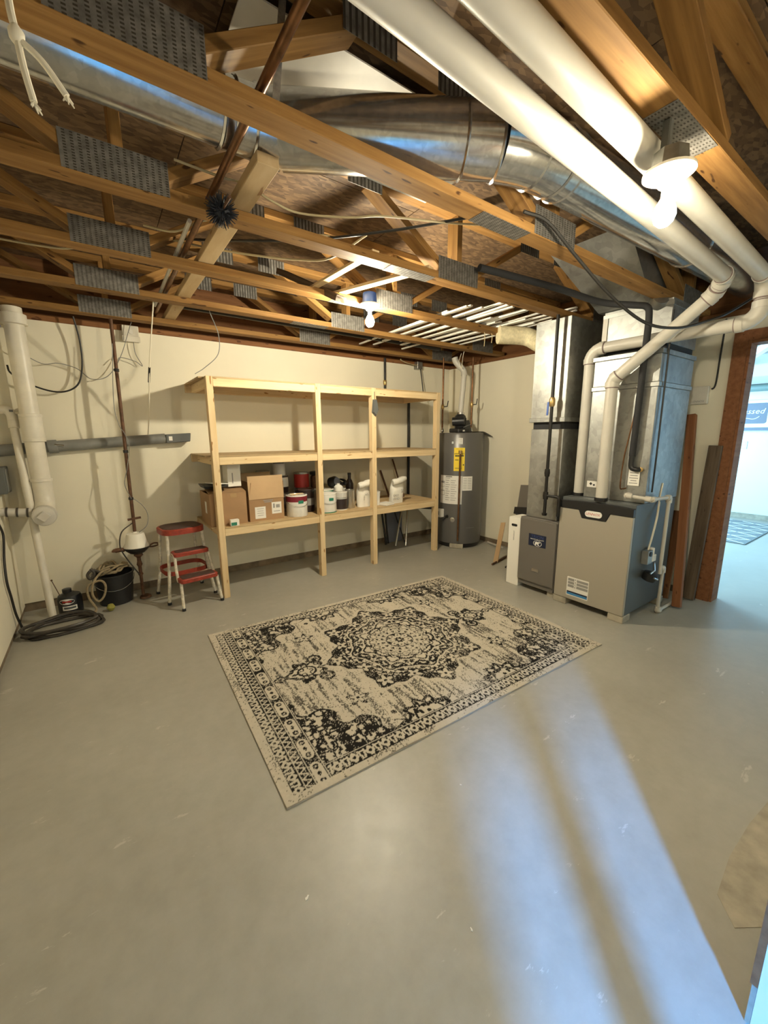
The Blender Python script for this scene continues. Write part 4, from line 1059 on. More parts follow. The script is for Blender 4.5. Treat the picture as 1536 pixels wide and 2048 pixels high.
# sticks and poles at the shelf end
def pole(name, p0, p1, r, mat, label, cat='pole', group=None):
    o = MB().tube([p0, p1], r, 12).build(name, m_[mat], smooth=True); return tag(o, label, cat, group)
pole('short_stick', (2.84, 3.90, ZS), (2.80, 4.03, .93), .012, 'rust', 'short dark stick leaning behind the lone plaster bag', 'stick')
pole('rusty_pole', (3.00, 3.82, ZS), (2.985, 4.03, 1.06), .010, 'rust', 'thin rusty rod leaning on the wall above the shelf end', 'pole')
for i, (a, b_, r_, mt, lab_) in enumerate((((2.86, 3.80, .015), (3.09, 3.95, .53), .013, 'chrome', 'chrome tube leaning under the shelf, crossing the thin dark rod'),
      ((2.97, 3.74, .015), (3.13, 3.90, .53), .013, 'chrome', 'chrome tube under the shelf next to the last post'),
      ((3.04, 3.84, .015), (2.93, 3.985, .53), .008, 'blackiron', 'thin dark rod under the shelf crossing two chrome tubes'),
      ((2.80, 3.92, .015), (2.78, 4.00, .53), .012, 'blackiron', 'dark tube standing against the wall under the shelf'),
      ((2.86, 3.95, .015), (2.83, 4.00, .53), .010, 'blackiron', 'second dark tube beside the first one under the shelf'))):
    pole('leaning_tube', a, b_, r_, mt, lab_, 'tube')
o = MB().box((2.88, 4.005, .005), (3.12, 4.03, .53)).build('foam_board', m_['bluegrey'], bevel=.003)
tag(o, 'blue-grey flat panel standing on the wall under the shelf end', 'panel')

paint_can(1.563, 3.855, ZS, .040, .15, 'short dark can with loose wire at the back between two stacks of cans', 'canblack', (), bail=False)
ww = thing('wire_bundle', 'thin loose wire coiled on the short dark can', 'wire', (1.563, 3.855, ZS+.153))
MB().tube(catmull([(1.563+.034*math.cos(a)*(1-.02*i), 3.855+.034*math.sin(a), ZS+.158+.0035*i) for i, a in enumerate([k*.8 for k in range(20)])], 3), .0022, 5).build('coil', m_['chrome'], ww, smooth=True)
bk = thing('dark_bottle', 'dark bottle standing at the back near the third shelving post', 'bottle', (2.26, 3.86, ZS))
MB().lathe([(.040, 0), (.045, .006), (.045, .21), (.030, .25), (.018, .27), (.018, .31)], (2.26, 3.86, ZS), (0, 0, 1), 18).build('bottle_body', m_['canblack'], bk, smooth=True)
MB().lathe([(.020, .311), (.020, .335)], (2.26, 3.86, ZS), (0, 0, 1), 14).build('cap', m_['black'], bk, smooth=True)

# ------------------------------------------------------------------ rug: woven pattern as colour on a fine grid
def make_rug():
    Lx, Ly = 2.125, 1.565; st = .0042
    nx, ny = int(Lx/st), int(Ly/st)
    xs = np.linspace(-Lx/2, Lx/2, nx+1); ys = np.linspace(-Ly/2, Ly/2, ny+1)
    X, Y = np.meshgrid(xs, ys)
    rng = np.random.default_rng(11)
    def vnoise(U, V, seed):
        g = np.random.default_rng(seed).random((64, 64))
        iu, iv = np.floor(U).astype(int), np.floor(V).astype(int)
        fu, fv = U-iu, V-iv
        fu, fv = fu*fu*(3-2*fu), fv*fv*(3-2*fv)
        a = g[iu % 64, iv % 64]; b = g[(iu+1) % 64, iv % 64]; c = g[iu % 64, (iv+1) % 64]; d_ = g[(iu+1) % 64, (iv+1) % 64]
        return a*(1-fu)*(1-fv)+b*fu*(1-fv)+c*(1-fu)*fv+d_*fu*fv
    dark = np.zeros_like(X)
    # streaks of wear across the rug (they run along the short side)
    st1 = vnoise(X*75+9, Y*9+3, 1); st2 = vnoise(X*230, Y*150, 2); zone = vnoise(X*9+4, Y*1.6+8, 3)
    dark = np.where((st1*.55+st2*.45 > .585) & (zone > .30), .85, 0)
    dark = np.where((st2 > .80) & (zone > .2), .7, dark)
    AX, AY = np.abs(X), np.abs(Y)
    # medallion: eightfold mirrored ornament
    r = np.hypot(X, Y); th = np.arctan2(Y, X)
    f8 = np.abs(((th+np.pi/8) % (np.pi/4))-np.pi/8)           # folded angle
    def orn(seed, ks, kr, off=0.):
        return vnoise(r*ks+off+20, f8*r*kr+5, seed)
    n1 = orn(5, 38, 40); n2 = orn(6, 70, 72); n3 = orn(7, 24, 26)
    edge = .468+.050*np.cos(8*th)+.016*np.cos(24*th)
    tips = (r < edge)
    m = tips & (r > .185)
    dark = np.where(r < edge+.03, dark*.3, dark)
    orna = (np.abs(n1-.5) < .115) | (n2 > .66) | (n3 > .66)
    dark = np.where(tips, 0, dark)
    dark = np.where(m & orna, 1, dark)
    outerb = tips & (r > edge-.060); dark = np.where(outerb, 1, dark)
    # pale flowers set into the black tips
    def flower(cr, ang_half, size, petals):
        fa = f8 if not ang_half else (np.pi/8-f8)
        lx, ly = r*np.cos(fa)-cr, r*np.sin(fa)
        rr1 = np.hypot(lx, ly); a1 = np.arctan2(ly, lx)
        return (rr1 < size*(.72+.28*np.cos(petals*a1))) & (rr1 > size*.20)
    for cr, hf, sz, pt in ((.462, False, .050, 5), (.395, True, .046, 5), (.355, False, .040, 6), (.30, True, .034, 6)):
        fa = f8 if not hf else (np.pi/8-f8)
        disc = np.hypot(r*np.cos(fa)-cr, r*np.sin(fa)) < sz*1.12
        dark = np.where(disc & (r < edge+.01), 1, dark)
        dark = np.where(flower(cr, hf, sz, pt) & (r < edge+.005), 0, dark)
    for rad, w in ((.325, .006), (.245, .0055)):
        rr_ = rad+.020*np.cos(8*th)+.008*np.cos(16*th)
        dark = np.where(np.abs(r-rr_) < w, 1, dark); dark = np.where(np.abs(r-rr_-w*2.2) < w*.9, 0, dark)
    # pale inner field with small triangles
    inner = r < .186+.014*np.cos(16*th)
    dark = np.where(inner, np.where(st2 > .70, .55, 0), dark)
    dark = np.where(np.abs(r-.190-.014*np.cos(16*th)) < .004, 1, dark)
    f16 = np.abs(((th) % (np.pi/8))-np.pi/16)
    tri = (r > .100) & (r < .126) & (f16*r < (r-.098)*.45)
    dark = np.where(tri, 1, dark)
    dot = ((f16*r)**2+(r-.152)**2 < .009**2); dark = np.where(dot, 1, dark)
    arcs = (np.abs(r-.168+.012*np.cos(16*th)) < .003); dark = np.where(arcs, .9, dark)
    # rosette
    dark = np.where(r < .092, 1, dark)
    fp = np.abs(((th) % (np.pi/4))-np.pi/8)
    petal = ((fp*r)**2/.0195**2+(r-.058)**2/.028**2 < 1); dark = np.where(petal, 0, dark)
    dark = np.where(((fp*r)**2/.0055**2+(r-.062)**2/.008**2 < 1), 1, dark)
    star = (r < .026+.009*np.cos(8*th)); dark = np.where(star, 1, dark); dark = np.where(r < .010, 0, dark)
    # pendants on the long axis
    px_, py_ = (AX-.660), Y
    rp = np.hypot(px_/1.15, py_); tp = np.arctan2(AY, px_)
    lobe = .088+.016*np.cos(5*tp)+.008*np.cos(11*tp)
    pn = vnoise(px_*40+9, AY*40+7, 9)
    inside = rp < lobe
    dark = np.where(rp < lobe+.02, dark*.2, dark)
    dark = np.where(inside, 0, dark)
    dark = np.where((np.abs(rp-lobe) < .011) | (inside & (np.abs(pn-.5) < .12)) | (np.abs(rp-.045) < .006), 1, dark)
    for cx, cy in ((-.085, .098), ):
        rs_ = np.hypot(px_-cx, AY-cy); dark = np.where((rs_ < .046) & (rs_ > .030), 1, dark); dark = np.where(rs_ < .014, 1, dark)
    stem = (np.abs(py_) < .008) & (px_ > -.17) & (px_ < -.09); dark = np.where(stem, 1, dark)
    dm = np.abs(px_-.160)/.055+np.abs(py_)/.034; dark = np.where((dm < 1) & (dm > .60), 1, dark); dark = np.where(dm < .3, 1, dark)
    # corner ornaments
    Bx, By = .855, .672                       # inner field half size
    u, v = Bx-AX, By-AY
    cn = vnoise(u*30+3, v*30+11, 13); cn2 = vnoise(u*66, v*66+3, 14); cn3 = vnoise(u*15+2, v*15+5, 16)
    reach = u/.42+v/.40+.13*np.sin(u*40)+.13*np.sin(v*40)
    cz = (reach < 1.0) & (u > -.01) & (v > -.01)
    dark = np.where(cz, 0, dark)
    dark = np.where(cz & ((np.abs(cn-.5) < .115) | (cn2 > .62) | (cn3 > .66)), 1, dark)
    dark = np.where((np.abs(reach-1.0) < .055) & (u > 0) & (v > 0), 1, dark)
    fl_ = np.hypot(u-.325, v-.300); ta = np.arctan2(v-.30, u-.325)
    dark = np.where((fl_ < .046+.020*np.cos(5*ta)), 1, dark); dark = np.where((fl_ < .030+.012*np.cos(5*ta)) & (fl_ > .010), 0, dark)
    # half medallions on the long sides
    hx, hv = AX-.28, By-AY
    rh = np.hypot(hx/1.15, hv); hn = vnoise(hx*50+8, hv*50+6, 15)
    bump_ = .105+.016*np.cos(np.arctan2(hv, hx)*9)
    hz = (rh < bump_) & (hv > 0)
    dark = np.where(hz, 0, dark)
    dark = np.where((hv > 0) & ((np.abs(rh-bump_) < .012) | (np.abs(rh-.070) < .005) | (hz & (hn > .56))), 1, dark)
    hrn = (hv > .0) & (hv < .075) & (np.abs(np.abs(hx)-.125-.9*hv*hv/.05) < .012*(1-hv/.085)); dark = np.where(hrn, 1, dark)
    # borders ---- long sides: one motif band; short sides: bands of motifs, zigzag and ovals
    eY = Ly/2-AY; eX = Lx/2-AX
    inner_line = (np.abs(eY-.108) < .003) & (eX > .205); dark = np.where(inner_line, 1, dark)
    def motif(s, t, per, half):
        """light rosettes and leaves on black; s along, t across (-half..half)"""
        q = (s/per) % 1-.5
        rr1 = np.hypot(q*per, t); k = (np.floor(s/per).astype(int) % 2 == 0)
        ang = np.arctan2(t, q*per)
        ros = (rr1 < half*.84*(1+.16*np.cos(4*ang))) & ~(rr1 < half*.30)
        leaf = (np.abs(np.abs(q*per)-.011-t*.25) < .005) & (np.abs(t) < half*.85)
        leaf2 = (np.abs(t-half*.55) < .005) & (np.abs(q*per) < .013)
        return np.where(k, ros, leaf | leaf2)
    t = eY-.070
    z = (eY > .036) & (eY < .103)
    dark = np.where(z, 1-motif(X+5, t, .040, .028), dark)
    dark = np.where((eY < .036), 0, dark); dark = np.where(np.abs(eY-.104) < .003, 0, dark)
    # short sides, drawn over the long ones
    zx = (eX < .205) & (eY > .036)
    dark = np.where(zx & (eX > .038), 1, dark)
    t = eX-.064
    dark = np.where(zx & (eX > .040) & (eX < .090), 1-motif(Y+5, t, .036, .023), dark)
    zig = np.abs(((Y/.034) % 1)-.5)*2
    dark = np.where(zx & (eX > .094) & (eX < .130), (np.abs((eX-.096)/.032-zig) > .22).astype(float), dark)
    dark = np.where(zx & ((np.abs(eX-.092) < .0025) | (np.abs(eX-.133) < .0025)), 0, dark)
    s = ((Y/.155+.04) % 1-.5)*.155
    ov = np.maximum(np.abs(s)-.042, 0); ovr = np.hypot(ov, eX-.166)
    o1 = zx & (eX > .137) & (eX < .197)
    dark = np.where(o1, 1, dark); dark = np.where(o1 & (ovr < .0235), 0, dark)
    dmd = (np.abs(s)/.014+np.abs(eX-.166)/.011 < 1); cir = (np.hypot(np.abs(s)-.040, eX-.166) < .014)
    dark = np.where(o1 & (dmd | cir), 1, dark); dark = np.where(o1 & (np.hypot(np.abs(s)-.040, eX-.166) < .0045), 0, dark)
    dark = np.where(zx & (np.abs(eX-.199) < .0025), 0, dark); dark = np.where(zx & (np.abs(eX-.2035) < .0025), 1, dark)
    dark = np.where(eX < .038, 0, dark)
    outer = (eX < .038) | (eY < .036)
    speck = vnoise(X*210+3, Y*210+9, 21); sp2 = vnoise(X*11, Y*11, 22)
    dark = np.where(outer & (speck*.6+sp2*.4 > .70), .8, dark)
    # wear fades the dark yarn irregularly
    wear = vnoise(X*6+2, Y*6+5, 31); fine = vnoise(X*300, Y*220, 32)
    dark = dark*np.where((fine > .62+.3*(1-wear)), .25, 1.0)
    dark = np.clip(dark, 0, 1)
    lightc = np.array([.56, .505, .405]); darkc = np.array([.018, .016, .014])
    tone = (.90+.10*vnoise(X*150+5, Y*90, 41))[..., None]*np.where(zone[..., None] > .55, .96, 1.0)
    col = (lightc*(1-dark[..., None])+darkc*dark[..., None])*tone
    Z = .0075+.0009*vnoise(X*120, Y*120, 51)-.0004*dark + .0022*np.maximum(0, np.sin(X*11+1)*np.exp(-((eY)/.03)**2))
    N = (nx+1)*(ny+1)
    co = np.stack([X, Y, Z], -1).reshape(-1, 3)
    idx = np.arange(N).reshape(ny+1, nx+1)
    quads = np.stack([idx[:-1, :-1], idx[:-1, 1:], idx[1:, 1:], idx[1:, :-1]], -1).reshape(-1, 4)
    me = bpy.data.meshes.new('pile')
    me.vertices.add(N); me.vertices.foreach_set('co', co.ravel().astype(np.float32))
    nq = len(quads)
    me.loops.add(nq*4); me.loops.foreach_set('vertex_index', quads.ravel().astype(np.int32))
    me.polygons.add(nq); me.polygons.foreach_set('loop_start', np.arange(0, nq*4, 4, dtype=np.int32))
    me.update(calc_edges=True)
    at = me.color_attributes.new('weave', 'FLOAT_COLOR', 'POINT')
    at.data.foreach_set('color', np.concatenate([col.reshape(-1, 3), np.ones((N, 1))], 1).ravel().astype(np.float32))
    mt, nt, bs = new_mat('woven_rug_yarn')
    a = node(nt, 'ShaderNodeAttribute'); a.attribute_name = 'weave'
    nt.links.new(a.outputs['Color'], bs.inputs['Base Color']); bs.inputs['Roughness'].default_value = .95
    bs.inputs['Specular IOR Level'].default_value = .1
    n = noise(nt, coords(nt, rnd=False), 260, 2); bump(nt, bs, n.outputs['Fac'], .35, .002)
    me.materials.append(mt)
    root = thing('area_rug', 'cream area rug with black medallion pattern on the grey floor', 'rug', (1.513, 1.968, 0), rz=R(-2.2))
    W = WM[root.name]
    link(bpy.data.objects.new('woven_face', me), W, root)
    b = MB().box((-Lx/2, -Ly/2, .0008), (Lx/2, Ly/2, .0066))
    me2 = bpy.data.meshes.new('backing'); me2.from_pydata(b.v, [], b.f); me2.materials.append(m_['rugback'])
    link(bpy.data.objects.new('backing', me2), W, root)
make_rug()

# ------------------------------------------------------------------ drain plumbing in the far left corner
ss = thing('soil_stack', 'thick white PVC drain stack with round cleanout in the corner', 'pipe', (-.365, 3.89, 0))
SXp, SYp = -.362, 3.90
MB().tube([(SXp-.006, SYp, 2.235), (SXp, SYp, 1.03)], .057, 24).build('pipe', m_['pvc_old'], ss, smooth=True)
MB().lathe([(.057, 1.335), (.065, 1.335), (.065, 1.52), (.057, 1.52)], (SXp, SYp, 0), (0, 0, 1), 24).build('repair_coupling', m_['pvc_old'], ss, smooth=True)
for z in (1.335, 1.51, 1.045): MB().lathe([(.060, z-.012), (.068, z-.010), (.068, z+.010), (.060, z+.012)], (SXp, SYp, 0), (0, 0, 1), 24).build('hub', m_['pvc_old'], ss, smooth=True)
MB().lathe([(.058, 2.12), (.075, 2.125), (.075, 2.19), (.058, 2.195)], (SXp-.005, SYp, 0), (0, 0, 1), 24).build('top_hub', m_['pvc_old'], ss, smooth=True)
MB().tube(catmull([(SXp, SYp, 1.04), (SXp, SYp, .93), (SXp, SYp-.025, .86), (SXp-.002, SYp-.07, .815)], 5), .062, 24).build('bend', m_['pvc_old'], ss, smooth=True)
MB().tube([(SXp, SYp-.04, .80), (SXp, SYp-.13, .80)], .066, 24).build('cleanout_body', m_['pvc_old'], ss, smooth=True)
MB().tube([(SXp, SYp-.131, .80), (SXp, SYp-.185, .80)], [.074, .072], 28).build('cleanout_ring', m_['pvc'], ss, smooth=True)
cl = MB().lathe([(.067, 0), (.067, .012), (.060, .016)], (SXp, SYp-.185, .80), (0, -1, 0), 28).build('cleanout_plug', m_['pvc'], ss, smooth=True)
MB().obox(Matrix.Translation((SXp, SYp-.212, .80)) @ Matrix.Rotation(.75, 4, 'Y'), (.058, .022, .058)).build('square_knob', m_['pvc'], ss, bevel=.002)
MB().tube([(SXp-.07, SYp-.11, .822), (XL+.002, SYp-.11, .845)], .029, 18).build('branch_pipe', m_['pvc'], ss, smooth=True)
for x in (-.455, -.51, -.565): MB().lathe([(.030, -.006), (.034, -.005), (.034, .005), (.030, .006)], (x, SYp-.11, .822+(-.43-x)*.14), (1, 0, -.1), 18).build('rubber_ring', m_['hose'], ss, smooth=True)
dp = thing('discharge_pipe', 'slim white PVC pipe leaning from an elbow down to the floor', 'pipe', (-.407, 3.70, 0))
MB().tube([(-.407, 3.70, .002), (-.468, 3.955, 1.47)], .0245, 18).build('pipe', m_['pvc_old'], dp, smooth=True)
MB().lathe([(.025, -.03), (.032, -.028), (.032, .028), (.025, .03)], (-.466, 3.95, 1.45), (-.04, .17, 1), 18).build('hub', m_['pvc_old'], dp, smooth=True)
MB().tube(catmull([(-.467, 3.953, 1.46), (-.472, 3.965, 1.52), (-.495, 3.97, 1.55), (-.535, 3.97, 1.548), (-.568, 3.97, 1.54)], 5), .030, 16).build('elbow', m_['pvc_old'], dp, smooth=True)
MB().tube(catmull([(-.445, 3.965, 1.545), (-.415, 3.985, 1.51), (-.395, 3.995, 1.46)], 4), .027, 14).build('side_spur', m_['pvc_old'], dp, smooth=True)
MB().box((-.475, 3.928, 1.535), (-.455, 3.937, 1.55)).build('clamp_screw', m_['greybox'], dp)

# conduit with box across the back wall
cn_ = thing('wall_conduit', 'thick grey conduit ending in a dark box along the back wall', 'conduit', (0, YB, 1.27))
MB().tube([(XL+.001, YB-.05, 1.262), (.50, YB-.05, 1.338)], .042, 20).build('conduit_pipe', m_['conduit'], cn_, smooth=True)
MB().lathe([(.043, -.03), (.050, -.028), (.050, .028), (.043, .03)], (-.27, YB-.05, 1.285), (1, 0, .07), 20).build('coupling', m_['conduit'], cn_, smooth=True)
MB().tube([(-.255, YB-.095, 1.30), (-.20, YB-.097, 1.292)], .008, 8).build('strap_bolt', m_['chrome'], cn_, smooth=True)
MB().hexa([(.50, YB-.10, 1.298), (.69, YB-.10, 1.310), (.69, YB-.002, 1.310), (.50, YB-.002, 1.298)], [(.50, YB-.10, 1.372), (.70, YB-.10, 1.384), (.70, YB-.002, 1.384), (.50, YB-.002, 1.372)]).build('end_box', m_['greybox'], cn_, bevel=.005)
plate('box_label', (.535, YB-.1004, 1.338), FACE_NY, .028, .036, m_['paper'], cn_, t=.001)
# small boxes on walls
eb = thing('outlet_box', 'white electrical box high on the back wall beside the brown pump pipe', 'outlet', (.33, YB, 2.13))
MB().box((.275, YB-.055, 2.115), (.39, YB, 2.235)).build('box_body', m_['pvc_old'], eb, bevel=.004)
MB().box((.270, YB-.060, 2.110), (.395, YB-.054, 2.155)).build('cover_flap', m_['pvc_old'], eb, bevel=.002)
MB().lathe([(.018, 0), (.016, .006)], (.335, YB-.055, 2.185), (0, -1, 0), 16).build('outlet_face', m_['lint'], eb)
gx = thing('grey_wall_box', 'grey metal box on the left wall above the drain pipes', 'electrical box', (XL, 3.95, .96))
MB().box((XL, 3.86, .96), (XL+.05, 4.02, 1.15)).build('box_body', m_['greybox'], gx, bevel=.004)
MB().box((XL+.0502, 3.875, .975), (XL+.053, 4.005, 1.135)).build('cover', m_['conduit'], gx, bevel=.002)

# pedestal sump pump with its brown discharge pole
pu = thing('sump_pump', 'pedestal sump pump with white motor cap and tall brown pipe', 'pump', (.185, 3.83, 0))
PX_, PY_ = .180, 3.83
MB().tube([(PX_, PY_, .565), (PX_+.020, PY_+.01, 2.23)], .0125, 12).build('discharge_pole', m_['rust'], pu, smooth=True)
for z in (.86, 1.24, 1.86): MB().lathe([(.013, -.012), (.018, -.01), (.018, .01), (.013, .012)], (PX_+.020*(z-.565)/1.66, PY_+.006, z), (0, 0, 1), 10).build('pipe_clip', m_['black'], pu)
MB().bar((PX_-.04, PY_-.012, .69), (PX_+.055, PY_-.012, .70), .018, .016).build('clamp_bracket', m_['rust'], pu)
MB().lathe([(.012, .585), (.020, .575), (.062, .570), (.068, .555), (.080, .49), (.096, .465), (.096, .458)], (PX_, PY_, 0), (0, 0, 1), 28).build('motor_cap', m_['porcelain'], pu, smooth=True)
MB().lathe([(.097, .457), (.092, .44), (.055, .405), (.03, .395)], (PX_, PY_, 0), (0, 0, 1), 28).build('motor_bowl', m_['black'], pu, smooth=True)
MB().lathe([(.012, .012), (.012, .20), (.020, .215), (.013, .23), (.013, .28), (.022, .30), (.015, .33), (.015, .36), (.034, .38), (.03, .396)], (PX_+.005, PY_, 0), (0, 0, 1), 16).build('column', m_['rust'], pu, smooth=True)
MB().tube(catmull([(PX_-.09, PY_-.01, .445), (PX_-.12, PY_-.02, .452), (PX_-.155, PY_-.02, .448), (PX_-.16, PY_-.02, .44)], 3), .018, 10).build('float_bracket', m_['rust'], pu, smooth=True)
MB().tube(catmull([(PX_+.09, PY_, .450), (PX_+.125, PY_-.01, .468), (PX_+.155, PY_-.01, .462), (PX_+.155, PY_-.01, .448), (PX_+.12, PY_-.01, .44), (PX_+.09, PY_, .44)], 3), .007, 8).build('float_ring', m_['rust'], pu, smooth=True)
MB().lathe([(.035, 0), (.045, .004), (.04, .02), (.02, .03)], (PX_+.02, PY_, .0005), (0, 0, 1), 16).build('pump_foot', m_['rust'], pu, smooth=True)
MB().tube(catmull([(PX_-.01, PY_-.015, .66), (PX_-.09, PY_-.03, .60), (PX_-.115, PY_-.03, .50), (PX_-.10, PY_-.03, .42), (PX_-.04, PY_-.03, .29), (PX_-.005, PY_-.025, .22)], 5), .005, 8).build('black_lead', m_['hose'], pu, smooth=True)
MB().tube(catmull([(PX_+.02, PY_-.012, .86), (PX_+.075, PY_-.02, .80), (PX_+.105, PY_-.02, .72), (PX_+.09, PY_-.02, .63), (PX_+.03, PY_-.01, .575)], 5), .003, 6).build('thin_lead', m_['conduit'], pu, smooth=True)
MB().tube(catmull([(PX_+.01, PY_-.012, 2.05), (PX_-.03, PY_-.015, 1.62), (PX_-.015, PY_-.015, 1.45), (PX_+.015, PY_-.015, 1.38), (PX_+.035, PY_-.015, 1.28), (PX_+.0, PY_-.018, 1.10), (PX_-.028, PY_-.018, .98), (PX_+.005, PY_-.015, .86)], 5), .003, 6).build('thin_lead', m_['conduit'], pu, smooth=True)

# bucket full of rope
BX, BY = -.005, 3.885
bu = thing('black_bucket', 'black plastic bucket standing by the sump pump', 'bucket', (BX, BY, 0))
MB().lathe([(.112, .001), (.118, .004), (.142, .245), (.150, .248), (.150, .256), (.136, .256), (.108, .012), (.002, .011)], (BX, BY, 0), (0, 0, 1), 36, cap=False).build('bucket_body', m_['black'], bu, smooth=True)
MB().tube([(BX+.145*math.cos(a), BY-.145*abs(math.sin(a))-.012, .225-.085*abs(math.sin(a))) for a in [math.pi*i/16 for i in range(17)]], .0025, 6).build('bail_handle', m_['chrome'], bu, smooth=True)
rp_ = random.Random(4)
def squiggle(c, rad, n, seed, zr, drop=None):
    g = random.Random(seed); out = []
    a = g.uniform(0, 6)
    for i in range(n):
        a += g.uniform(.5, 1.1); k = rad*g.uniform(.45, 1.0)
        out.append((c[0]+k*math.cos(a), c[1]+k*math.sin(a), c[2]+g.uniform(*zr)))
    return catmull(out, 5)
o = MB().tube(squiggle((BX, BY, .25), .125, 44, 8, (.012, .075)), .0085, 8).build('tan_rope', m_['rope'], smooth=True)
tag(o, 'tangled tan rope heaped in the black bucket', 'rope')
o = MB().tube(catmull([(BX-.02, BY-.06, .305), (BX-.08, BY-.12, .30), (BX-.135, BY-.165, .24), (BX-.15, BY-.17, .15), (BX-.12, BY-.175, .09), (BX-.08, BY-.17, .12), (BX-.06, BY-.165, .20), (BX-.09, BY-.165, .25), (BX-.17, BY-.155, .22), (BX-.175, BY-.16, .13), (BX-.14, BY-.18, .04), (BX-.15, BY-.20, .014)], 6), .0085, 8).build('hanging_rope', m_['rope'], smooth=True)
tag(o, 'loops of tan rope hanging over the near side of the black bucket', 'rope')
o = MB().tube(catmull([(BX-.08, BY-.09, .29), (BX-.13, BY-.11, .33), (BX-.165, BY-.12, .30), (BX-.15, BY-.125, .265), (BX-.12, BY-.12, .30), (BX-.14, BY-.115, .345)], 5), .011, 8).build('rope_knot', m_['hose'], smooth=True)
tag(o, 'dark knotted strap on top of the rope at the bucket rim', 'strap')
o = MB().lathe([(.002, -.030), (.018, -.024), (.030, 0), (.018, .024), (.002, .030)], (BX-.045, BY-.205, .031), (0, 0, 1), 16).build('tennis_ball', plain('dull_yellow_felt', (.30, .28, .06), .9, var=.2, vs=60), smooth=True)
tag(o, 'small dull yellow ball on the floor in front of the bucket', 'ball')

# black jug
JX, JY_ = -.305, 3.84
jg = thing('oil_jug', 'squat black jug with oval white label on the coiled hose', 'jug', (JX, JY_, 0))
MB().lathe([(.070, .002), (.078, .008), (.080, .12), (.070, .150), (.035, .165), (.030, .17)], (JX, JY_, 0), (0, 0, 1), 26).build('jug_body', m_['black'], jg, smooth=True)
MB().lathe([(.026, .168), (.030, .170), (.030, .196), (.026, .198)], (JX-.01, JY_, 0), (0, 0, 1), 18).build('cap', m_['black'], jg, smooth=True)
MB().tube([(JX-.055, JY_-.02, .16), (JX-.088, JY_-.02, .285)], .003, 6).lathe([(.004, -.006), (.008, 0), (.004, .006)], (JX-.088, JY_-.02, .288), (0, 0, 1), 8).build('dipstick', m_['rust'], jg)
def on_jug(name, s0, s1, z0, z1, mat, oval=False):
    b = MB(); R_ = .0803; base = math.atan2(-JX, -JY_)
    def P(s, z): a = base-s/R_; return (JX+R_*math.sin(a), JY_+R_*math.cos(a), z)
    if oval:
        b.add([P((s0+s1)/2, (z0+z1)/2)]+[P((s0+s1)/2+(s1-s0)/2*math.cos(k*math.pi/10), (z0+z1)/2+(z1-z0)/2*math.sin(k*math.pi/10)) for k in range(20)], [[0, 1+k, 1+(k+1) % 20] for k in range(20)])
    else: b.grid(lambda u, v: P(s0+(s1-s0)*u, z0+(z1-z0)*v), 6, 1)
    return b.build(name, m_[mat], jg)
on_jug('oval_label', -.075, .028, .092, .137, 'paper', True); on_jug('lower_label', -.055, .040, .045, .080, 'paper')
def jug_ink(name, s0, s1, z0, z1, mat):
    b = MB(); R_ = .0809; base = math.atan2(-JX, -JY_)
    b.grid(lambda u, v: (JX+R_*math.sin(base-(s0+(s1-s0)*u)/R_), JY_+R_*math.cos(base-(s0+(s1-s0)*u)/R_), z0+(z1-z0)*v), 5, 1)
    return b.build(name, m_[mat], jg)
jug_ink('red_script', -.052, .008, .109, .121, 'red_print'); jug_ink('dark_print', -.046, .032, .056, .072, 'greybox')
# hose coiled on the floor
q = []
for i in range(70):
    a = i*.27; k = 1+.09*math.sin(i*.9)
    q.append((-.335+.215*k*math.cos(a), 3.525+.135*k*math.sin(a)+.02*math.sin(i*.5), .014+.018*(i//24)+.004*math.sin(i)))
o = MB().tube(q, .0125, 8).build('garden_hose', m_['hose'], smooth=True)
tag(o, 'dark hose coiled flat on the floor around the black jug', 'hose')
o = MB().tube(catmull([(-.588, 3.60, .80), (-.585, 3.66, .70), (-.585, 3.55, .56), (-.585, 3.50, .42), (-.585, 3.54, .30), (-.584, 3.58, .16), (-.570, 3.60, .05), (-.555, 3.56, .012), (-.50, 3.42, .010), (-.38, 3.40, .010)], 6), .0075, 8).build('power_cord', m_['blackcable'], smooth=True)
tag(o, 'black cord hanging down the left wall to the floor', 'cord')

# ------------------------------------------------------------------ red step stool
sl = thing('step_stool', 'old chipped white and red metal step stool beside the shelving', 'stool', (.505, 3.72, 0), rz=.14)
WS = WM[sl.name]
def loc_build(b, name, mat, smooth=True, bevel=0.):
    me = bpy.data.meshes.new(name); me.from_pydata([Vector(v) for v in b.v], [], b.f)
    bm = bmesh.new(); bm.from_mesh(me); bmesh.ops.recalc_face_normals(bm, faces=bm.faces)
    if bevel: bmesh.ops.bevel(bm, geom=list(bm.edges), offset=bevel, segments=2, affect='EDGES')
    bm.to_mesh(me); bm.free()
    if smooth: me.polygons.foreach_set('use_smooth', [True]*len(me.polygons)); me.set_sharp_from_angle(angle=.7)
    me.materials.append(m_[mat]); return link(bpy.data.objects.new(name, me), WS, sl)
def rrect(w, d_, r, n=6):
    out = []
    for cx, cy, a0 in ((w/2-r, d_/2-r, 0), (-w/2+r, d_/2-r, 90), (-w/2+r, -d_/2+r, 180), (w/2-r, -d_/2+r, 270)):
        for k in range(n+1): a = R(a0+90*k/n); out.append((cx+r*math.cos(a), cy+r*math.sin(a)))
    return out
